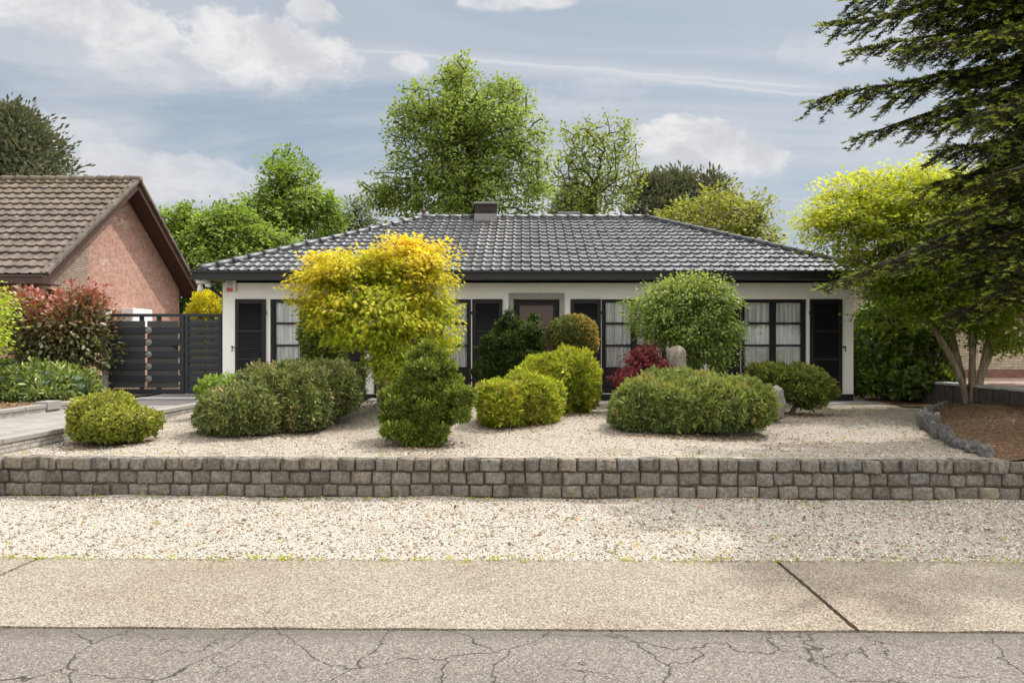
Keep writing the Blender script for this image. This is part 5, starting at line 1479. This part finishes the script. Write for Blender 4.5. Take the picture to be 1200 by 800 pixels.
for (x, y, Y, z0, sag, lat) in [(972, 30, 9.3, 6.9, .35, .9), (1000, 2, 8.8, 7.3, .3, .9), (960, 118, 9.0, 5.9, .45, .95), (1004, 160, 9.5, 5.5, .5, .7), (1000, 62, 10.2, 6.2, .4, .9), 
                              (1060, 60, 8.6, 6.4, .3, .9), (1090, 215, 8.6, 4.7, .3, 1.0), (968, 336, 9.4, 3.9, .75, .85), (1003, 322, 8.6, 3.7, .6, .8), 
                              (1110, 255, 8.0, 4.2, .4, 1.0), (1130, 300, 8.8, 3.6, .3, .9), (1120, 330, 9.6, 3.5, .3, .8), (1150, 210, 7.8, 4.7, .35, 1.0), (1130, 140, 7.8, 5.6, .4, 1.0), (1120, 90, 9.8, 6.0, .3, 1.0),
                              (1150, 40, 8.2, 6.6, .3, 1.0), (1170, 120, 10.4, 5.4, .3, 1.0), (1180, 260, 10.0, 4.1, .2, 1.0), (1090, 20, 9.6, 6.9, .3, 1.0), (1075, 150, 9.9, 5.3, .35, .9), (1100, 372, 9.4, 3.0, .3, .75), (1160, 340, 8.4, 3.2, .3, .9), (1120, 215, 9.6, 4.6, .3, 1.0), (1150, 285, 8.3, 3.9, .3, 1.0), (1100, 180, 8.2, 5.0, .35, 1.0), (1180, 190, 8.6, 4.9, .2, 1.1), (1165, 80, 8.8, 6.1, .3, 1.1), (1110, 120, 8.7, 5.6, .3, 1.0), (1185, 310, 8.0, 3.6, .2, 1.0)]:
    bough(T_(x, y, Y), pzz(y, Y) + (z0 - pzz(y, Y))*.62, sag, 1.0, lat)
for i in range(34):                      # the rest of the tree, outside the picture: it shades the garden
    z0 = rng.uniform(4.2, 12.8); th = rng.uniform(0, 2*math.pi); r_ = (14.2 - z0)*.42*rng.uniform(.8, 1.1)
    t_ = (FX + r_*math.cos(th), FY + r_*math.sin(th), z0 - .25*r_)
    X = VX + FPX*t_[0]/max(t_[1], 1); Yp_ = HY - FPX*(t_[2]-CAM_Z)/max(t_[1], 1)
    if X < 1130 and t_[2] < 7.5 and Yp_ > -30: continue
    bough(t_, z0, .3, .55, 1.1)
P = np.concatenate(nP); U = np.concatenate(nU); S = np.concatenate(nS); n = len(P)
foliage('needles', P, U, rdir(n), S, 'needle', M['lf_spruce'], fir, np.concatenate(nR) + .12*lump(P, 1.5), np.concatenate(nT))
wood.build('boughs', M['dark_bark'], fir)
print('fir needles', n)

# ------------------------------------------------------------------ trees behind the houses
def big(name, label, x, Y, els, nclu, nleaf, sig, size, tm, m, r0, trunk, gnd=.4, **k):
    bx = pxx(x, Y)
    tr = [(bx, Y, gnd)] + [tuple(px(a, b, Y)) for a, b in trunk]
    return tree(name, label, (bx, Y, gnd), tr, els, nclu, nleaf, sig, size, tm, m, r0, **k)
GB = 'trees behind the bungalow'
Y = 30.0
big('oak_tree', 'tallest full green oak rising behind the roof left of its chimney', 552, Y,
    [E(545, 130, Y, 66, 46, 2.4), E(520, 175, Y, 58, 50, 2.4), E(585, 165, Y, 50, 50, 2.2), E(500, 225, Y, 62, 32, 2.2), E(560, 220, Y, 74, 40, 2.6), E(610, 205, Y, 34, 36, 1.8), E(480, 150, Y, 22, 34, 1.2), E(600, 120, Y, 26, 24, 1.2), E(455, 235, Y, 22, 16, 1.0), E(530, 92, Y, 30, 14, 1.0)],
    1000, 42, .20, .145, 'fan', M['lf_oak'], .26, [(553, 300), (551, 240), (552, 190), (548, 140)], rmin=.03, bark=M['dark_bark'], group=GB, rough=.35, freq=.9, bias=.42, rjit=.6, gap=-.28, gfreq=.75, sprig=.16)
Y = 33.0
big('sparse_tree', 'thin open tree with few leaves showing sky beside the oak', 694, Y,
    [E(672, 185, Y, 24, 36, 1.6), E(700, 195, Y, 46, 50, 2.0), E(730, 200, Y, 26, 40, 1.6), E(712, 160, Y, 26, 22, 1.2), E(690, 232, Y, 48, 22, 2.0)],
    300, 17, .20, .15, 'fan', M['lf_sparse'], .18, [(696, 300), (694, 250), (697, 215)], rmin=.022, bark=M['dark_bark'], group=GB, bias=.5, gap=-.35, gfreq=.8, sprig=.3)
Y = 34.0
big('poplar_tree', 'pointed bright green tree standing above the left eave', 341, Y,
    [E(338, 200, Y, 22, 26, 1.3), E(340, 225, Y, 36, 26, 1.8), E(345, 252, Y, 52, 22, 2.2), E(372, 245, Y, 28, 16, 1.4), E(308, 250, Y, 26, 20, 1.4), E(336, 182, Y, 10, 10, .7)],
    420, 26, .20, .18, 'fan', M['lf_fresh'], .20, [(341, 300), (341, 250), (338, 210)], rmin=.026, bark=M['dark_bark'], group=GB, bias=.45, gap=-.3, gfreq=.9, sprig=.2)
Y = 29.0
big('rounded_tree', 'broad rounded light green tree between the two houses', 245, Y,
    [E(240, 275, Y, 46, 30, 2.0), E(290, 285, Y, 44, 34, 2.0), E(215, 300, Y, 34, 36, 1.8), E(262, 315, Y, 60, 30, 2.2), E(215, 262, Y, 24, 16, 1.2), E(320, 300, Y, 36, 28, 1.8), E(275, 256, Y, 30, 16, 1.4)],
    760, 28, .18, .155, 'fan', M['lf_fresh'], .22, [(246, 370), (248, 330), (246, 290)], rmin=.028, bark=M['dark_bark'], group=GB, bias=.45)
Y = 38.0
big('hazy_tree', 'small pale green tree low above the roof hip left of the oak', 405, Y, [E(400, 262, Y, 34, 14, 1.6), E(425, 255, Y, 20, 16, 1.4), E(395, 290, Y, 60, 24, 2)], 110, 46, .34, .2, 'leaf', M['lf_far'], .2, [(405, 330), (405, 280)], rmin=.03, bark=M['dark_bark'], group=GB)
Y = 27.0
big('yellow_tree', 'yellow green tree low behind the right end of the roof', 838, Y,
    [E(800, 252, Y, 26, 14, 1.2), E(838, 250, Y, 36, 24, 1.7), E(872, 262, Y, 28, 26, 1.5), E(820, 270, Y, 46, 18, 1.8), E(895, 275, Y, 14, 22, .9), E(856, 235, Y, 18, 12, .9), E(886, 246, Y, 18, 14, .9), E(846, 285, Y, 60, 18, 1.8)],
    460, 22, .17, .14, 'fan', M['lf_willow'], .16, [(838, 330), (838, 285), (842, 260)], rmin=.02, bark=M['pale_bark'], group=GB, bias=.42, gap=-.3, gfreq=1.0, sprig=.25)
conifer_far('pine_tree', 'dark rounded pine at the left behind the mossy roof', (pxx(20, 40), 40, .4), pzz(134, 40), 4.0, M['lf_pine'], 300, 70, .36, GB, .22, .62, .5, .3)
for (x, ty, rad, lab, nc) in [(672, 226, 2.0, 'dark pine glimpsed through the thin open tree', 90), (765, 212, 2.6, 'brownish dark pine left of the yellow green tree', 130), (792, 204, 2.1, 'taller thin olive pine behind the yellow green tree', 100), (826, 214, 1.8, 'rightmost grey green pine showing over the yellow green tree', 80)]:
    conifer_far('pine_tree', lab, (pxx(x, 42), 42 + rng.uniform(-1, 1), .4), pzz(ty, 42), rad, M['lf_pine'], nc, 60, .36, GB, .3, .6, .42, .22)
for (x, Y, ty, w, lab) in [(1010, 40, 335, 40, 'grey green tree far beyond the right house corner'), (1120, 36, 250, 70, 'far green tree behind the multi stemmed maple'), (1200, 34, 180, 60, 'far dark tree behind the fir boughs')]:
    bx = pxx(x, Y); zt = pzz(ty, Y); ww = w*Y/FPX
    tree('background_tree', lab, (bx, Y, .4), [(bx, Y, .4), (bx, Y, zt*.35), (bx, Y, zt*.6)],
         [((bx, Y, zt*.62), (ww, ww*.8, zt*.34)), ((bx-ww*.4, Y, zt*.45), (ww*.8, ww*.7, zt*.28)), ((bx+ww*.5, Y, zt*.45), (ww*.8, ww*.7, zt*.3))], 150, 46, .42, .26, 'leaf', M['lf_far'], .2, rmin=.03, bark=M['dark_bark'], group='far trees on the right')
# a hedge closes the view behind the side gate and behind the house
def hedge(label, x0, x1, y, h, m, n):
    zf = .45; els = [(((x0+x1)/2, y, zf + h/2), ((x1-x0)/2, .6, h/2), 6.0)]
    return shrub('hedge', label, els, n, 5, .16, 'leaf', m, .8, .03, 1.0, .08, zf, .9, cat='hedge')
hedge('tall green hedge closing the passage behind the side gate', -14.5, -4, 27.5, 3.9, M['lf_laurel'], 5200)
hedge('long dark hedge at the back beyond the right house corner', 6, 24, 30, 2.4, M['lf_far'], 4200)

# ------------------------------------------------------------------ small ground cover: weeds, litter, loose pebbles
def scatter_ground(n, xr, yf, zf):
    x = rng.uniform(*xr, n); y = yf(x, rng.uniform(0, 1, n)); return np.stack([x, y, zf(x, y)], 1)
def weeds():
    P0 = []
    x = rng.uniform(-5.9, 5.2, 90); P0.append(np.stack([x, y_wall(x) - rng.uniform(.0, .07, 90), zverge(x, y_wall(x))], 1))
    x = rng.uniform(-4.6, 4.2, 150); P0.append(np.stack([x, y_pave(x) + rng.normal(size=150)*.03, x*0 + .006], 1))
    x = rng.uniform(-4.6, 4.6, 46); y = y_pave(x) + (y_wall(x)-y_pave(x))*rng.uniform(.05, .95, 46); P0.append(np.stack([x, y, zverge(x, y)], 1))
    x = rng.uniform(-6, 5.0, 40); y = y_wall(x) + rng.uniform(.25, .35, 40); P0.append(np.stack([x, y, gz(x, y)], 1))
    x = rng.uniform(-3, 6.2, 110); y = rng.uniform(8.2, 14.2, 110); P0.append(np.stack([x, y, gz(x, y)], 1))
    x = rng.uniform(3.2, 7.0, 160); y = rng.uniform(12.6, 14.4, 160); P0.append(np.stack([x, y, gz(x, y)], 1))
    A = np.concatenate(P0); k = rng.integers(3, 16, len(A)); I = np.repeat(np.arange(len(A)), k); n = len(I)
    P = A[I] + rng.normal(size=(n, 3))*np.array([.022, .02, .002]); P[:, 2] += .002
    o = foliage('weeds', P, nrm(rdir(n)*.8 + np.array([0, 0, .55])), nrm(rdir(n) + np.array([0, 0, 1])), rng.uniform(.008, .026, n), 'leaf', M['lf_weed'], None, .5 + rng.normal(size=n)*.25, rng.uniform(0, 1, n)*.6)
    tag(o, kind='stuff')
weeds()
def litter():
    P0 = []
    x = rng.uniform(-9.6, -8.65, 900); y = rng.uniform(10, 14.5, 900); P0.append(np.stack([x, y, x*0 + .655], 1))
    y = rng.uniform(7.9, 13.6, 1500); x = xbed(y) + rng.uniform(.02, 1, 1500)**1.3*(8.8-xbed(y)); z = gz(x, y) + .045 + .13*np.clip((x-xbed(y))/1.2, 0, 1); P0.append(np.stack([x, y, z], 1))
    x = rng.uniform(1.5, 6.6, 1600); y = rng.uniform(7.9, 14.2, 1600); P0.append(np.stack([x, y, gz(x, y) + .012], 1))
    x = rng.uniform(-4, 2, 300); y = rng.uniform(8.0, 13, 300); P0.append(np.stack([x, y, gz(x, y) + .012], 1))
    x = rng.uniform(-5, 5, 1700); y = y_pave(x) + (y_wall(x)-y_pave(x))*rng.uniform(.05, 1, 1700); P0.append(np.stack([x, y, zverge(x, y) + .008], 1))
    for (x0, y0, sx, sy, m) in [(pxx(800, 9.6), 9.25, 1.0, .22, 900), (pxx(320, 9.5), 9.15, .9, .25, 600), (pxx(610, 10.3), 10.0, .55, .25, 600), (pxx(670, 11.3), 11.1, .4, .25, 400), (pxx(497, 8.8), 8.6, .55, .25, 500), (pxx(128, 8.8), 8.55, .5, .2, 300), (pxx(930, 12), 11.8, .6, .3, 500), (pxx(445, 11.5), 11.3, .9, .6, 600)]:
        x = x0 + rng.normal(size=m)*sx*.6; y = y0 + rng.normal(size=m)*sy; y = np.maximum(y, y_wall(x)+.3); P0.append(np.stack([x, y, gz(x, y) + .010], 1))
    P = np.concatenate(P0); n = len(P)
    o = foliage('leaf_litter', P, nrm(rdir(n)*np.array([1, 1, .2])), nrm(np.array([0, 0, 1]) + rdir(n)*.4), rng.uniform(.015, .055, n), 'leaf', M['lf_litter'], None, rng.uniform(0, 1, n), (rng.uniform(size=n) < .035)*1.0)
    tag(o, kind='stuff')
litter()
def pebbles():
    """loose stones lying on the gravel: the roughness the eye sees at its edges"""
    bm = bmesh.new(); bmesh.ops.create_icosphere(bm, subdivisions=1, radius=1.0)
    bv = np.array([v.co[:] for v in bm.verts]); bf = np.array([[v.index for v in f.verts] for f in bm.faces]); bm.free()
    P0 = []
    n = 30000; x = rng.uniform(-6.4, 6.2, n); t = rng.uniform(-.02, 1, n); y = y_pave(x) + (y_wall(x)-y_pave(x)-.03)*t; P0.append(np.stack([x, y, np.where(t < 0, .014, zverge(x, y)) + .004], 1))
    n = 17000; x = rng.uniform(-6.0, 6.6, n); y = y_wall(x) + .27 + rng.uniform(0, 1, n)**1.6*5.5; ok = x < xbed(y) - .1; x, y = x[ok], y[ok]; P0.append(np.stack([x, y, gz(x, y) + .004], 1))
    C = np.concatenate(P0); n = len(C)
    s = (.0045 + .0065*rng.uniform(0, 1, n)**2)[:, None]*np.stack([rng.uniform(.8, 1.4, n), rng.uniform(.7, 1.3, n), rng.uniform(.5, .8, n)], 1)
    V = (C[:, None] + bv[None]*s[:, None]*(1 + .18*rng.normal(size=(n, 12))[:, :, None])).reshape(-1, 3)
    F = (bf[None] + (np.arange(n)*12)[:, None, None]).reshape(-1, 3)
    me = bpy.data.meshes.new('loose_pebbles'); me.vertices.add(len(V)); me.vertices.foreach_set('co', V.astype(np.float32).ravel())
    me.loops.add(len(F)*3); me.loops.foreach_set('vertex_index', F.astype(np.int32).ravel()); me.polygons.add(len(F))
    me.polygons.foreach_set('loop_start', (np.arange(len(F))*3).astype(np.int32)); me.polygons.foreach_set('loop_total', np.full(len(F), 3, np.int32)); me.update(calc_edges=True)
    at = me.attributes.new('rnd', 'FLOAT', 'FACE'); at.data.foreach_set('value', np.repeat(rng.uniform(0, 1, n), 20).astype(np.float32))
    tag(link('loose_pebbles', me, M['pebble']), kind='stuff')
def f_pebble(T):
    a = T.new('ShaderNodeAttribute', attribute_name='rnd').outputs['Fac']
    setp(T, T.ramp(a, [(0, (.11, .09, .07)), (.25, (.28, .23, .18)), (.5, (.46, .41, .34)), (.8, (.57, .525, .45)), (1, (.74, .71, .65))]), .8, .25)
M['pebble'] = mat('pebbles', f_pebble)
pebbles()
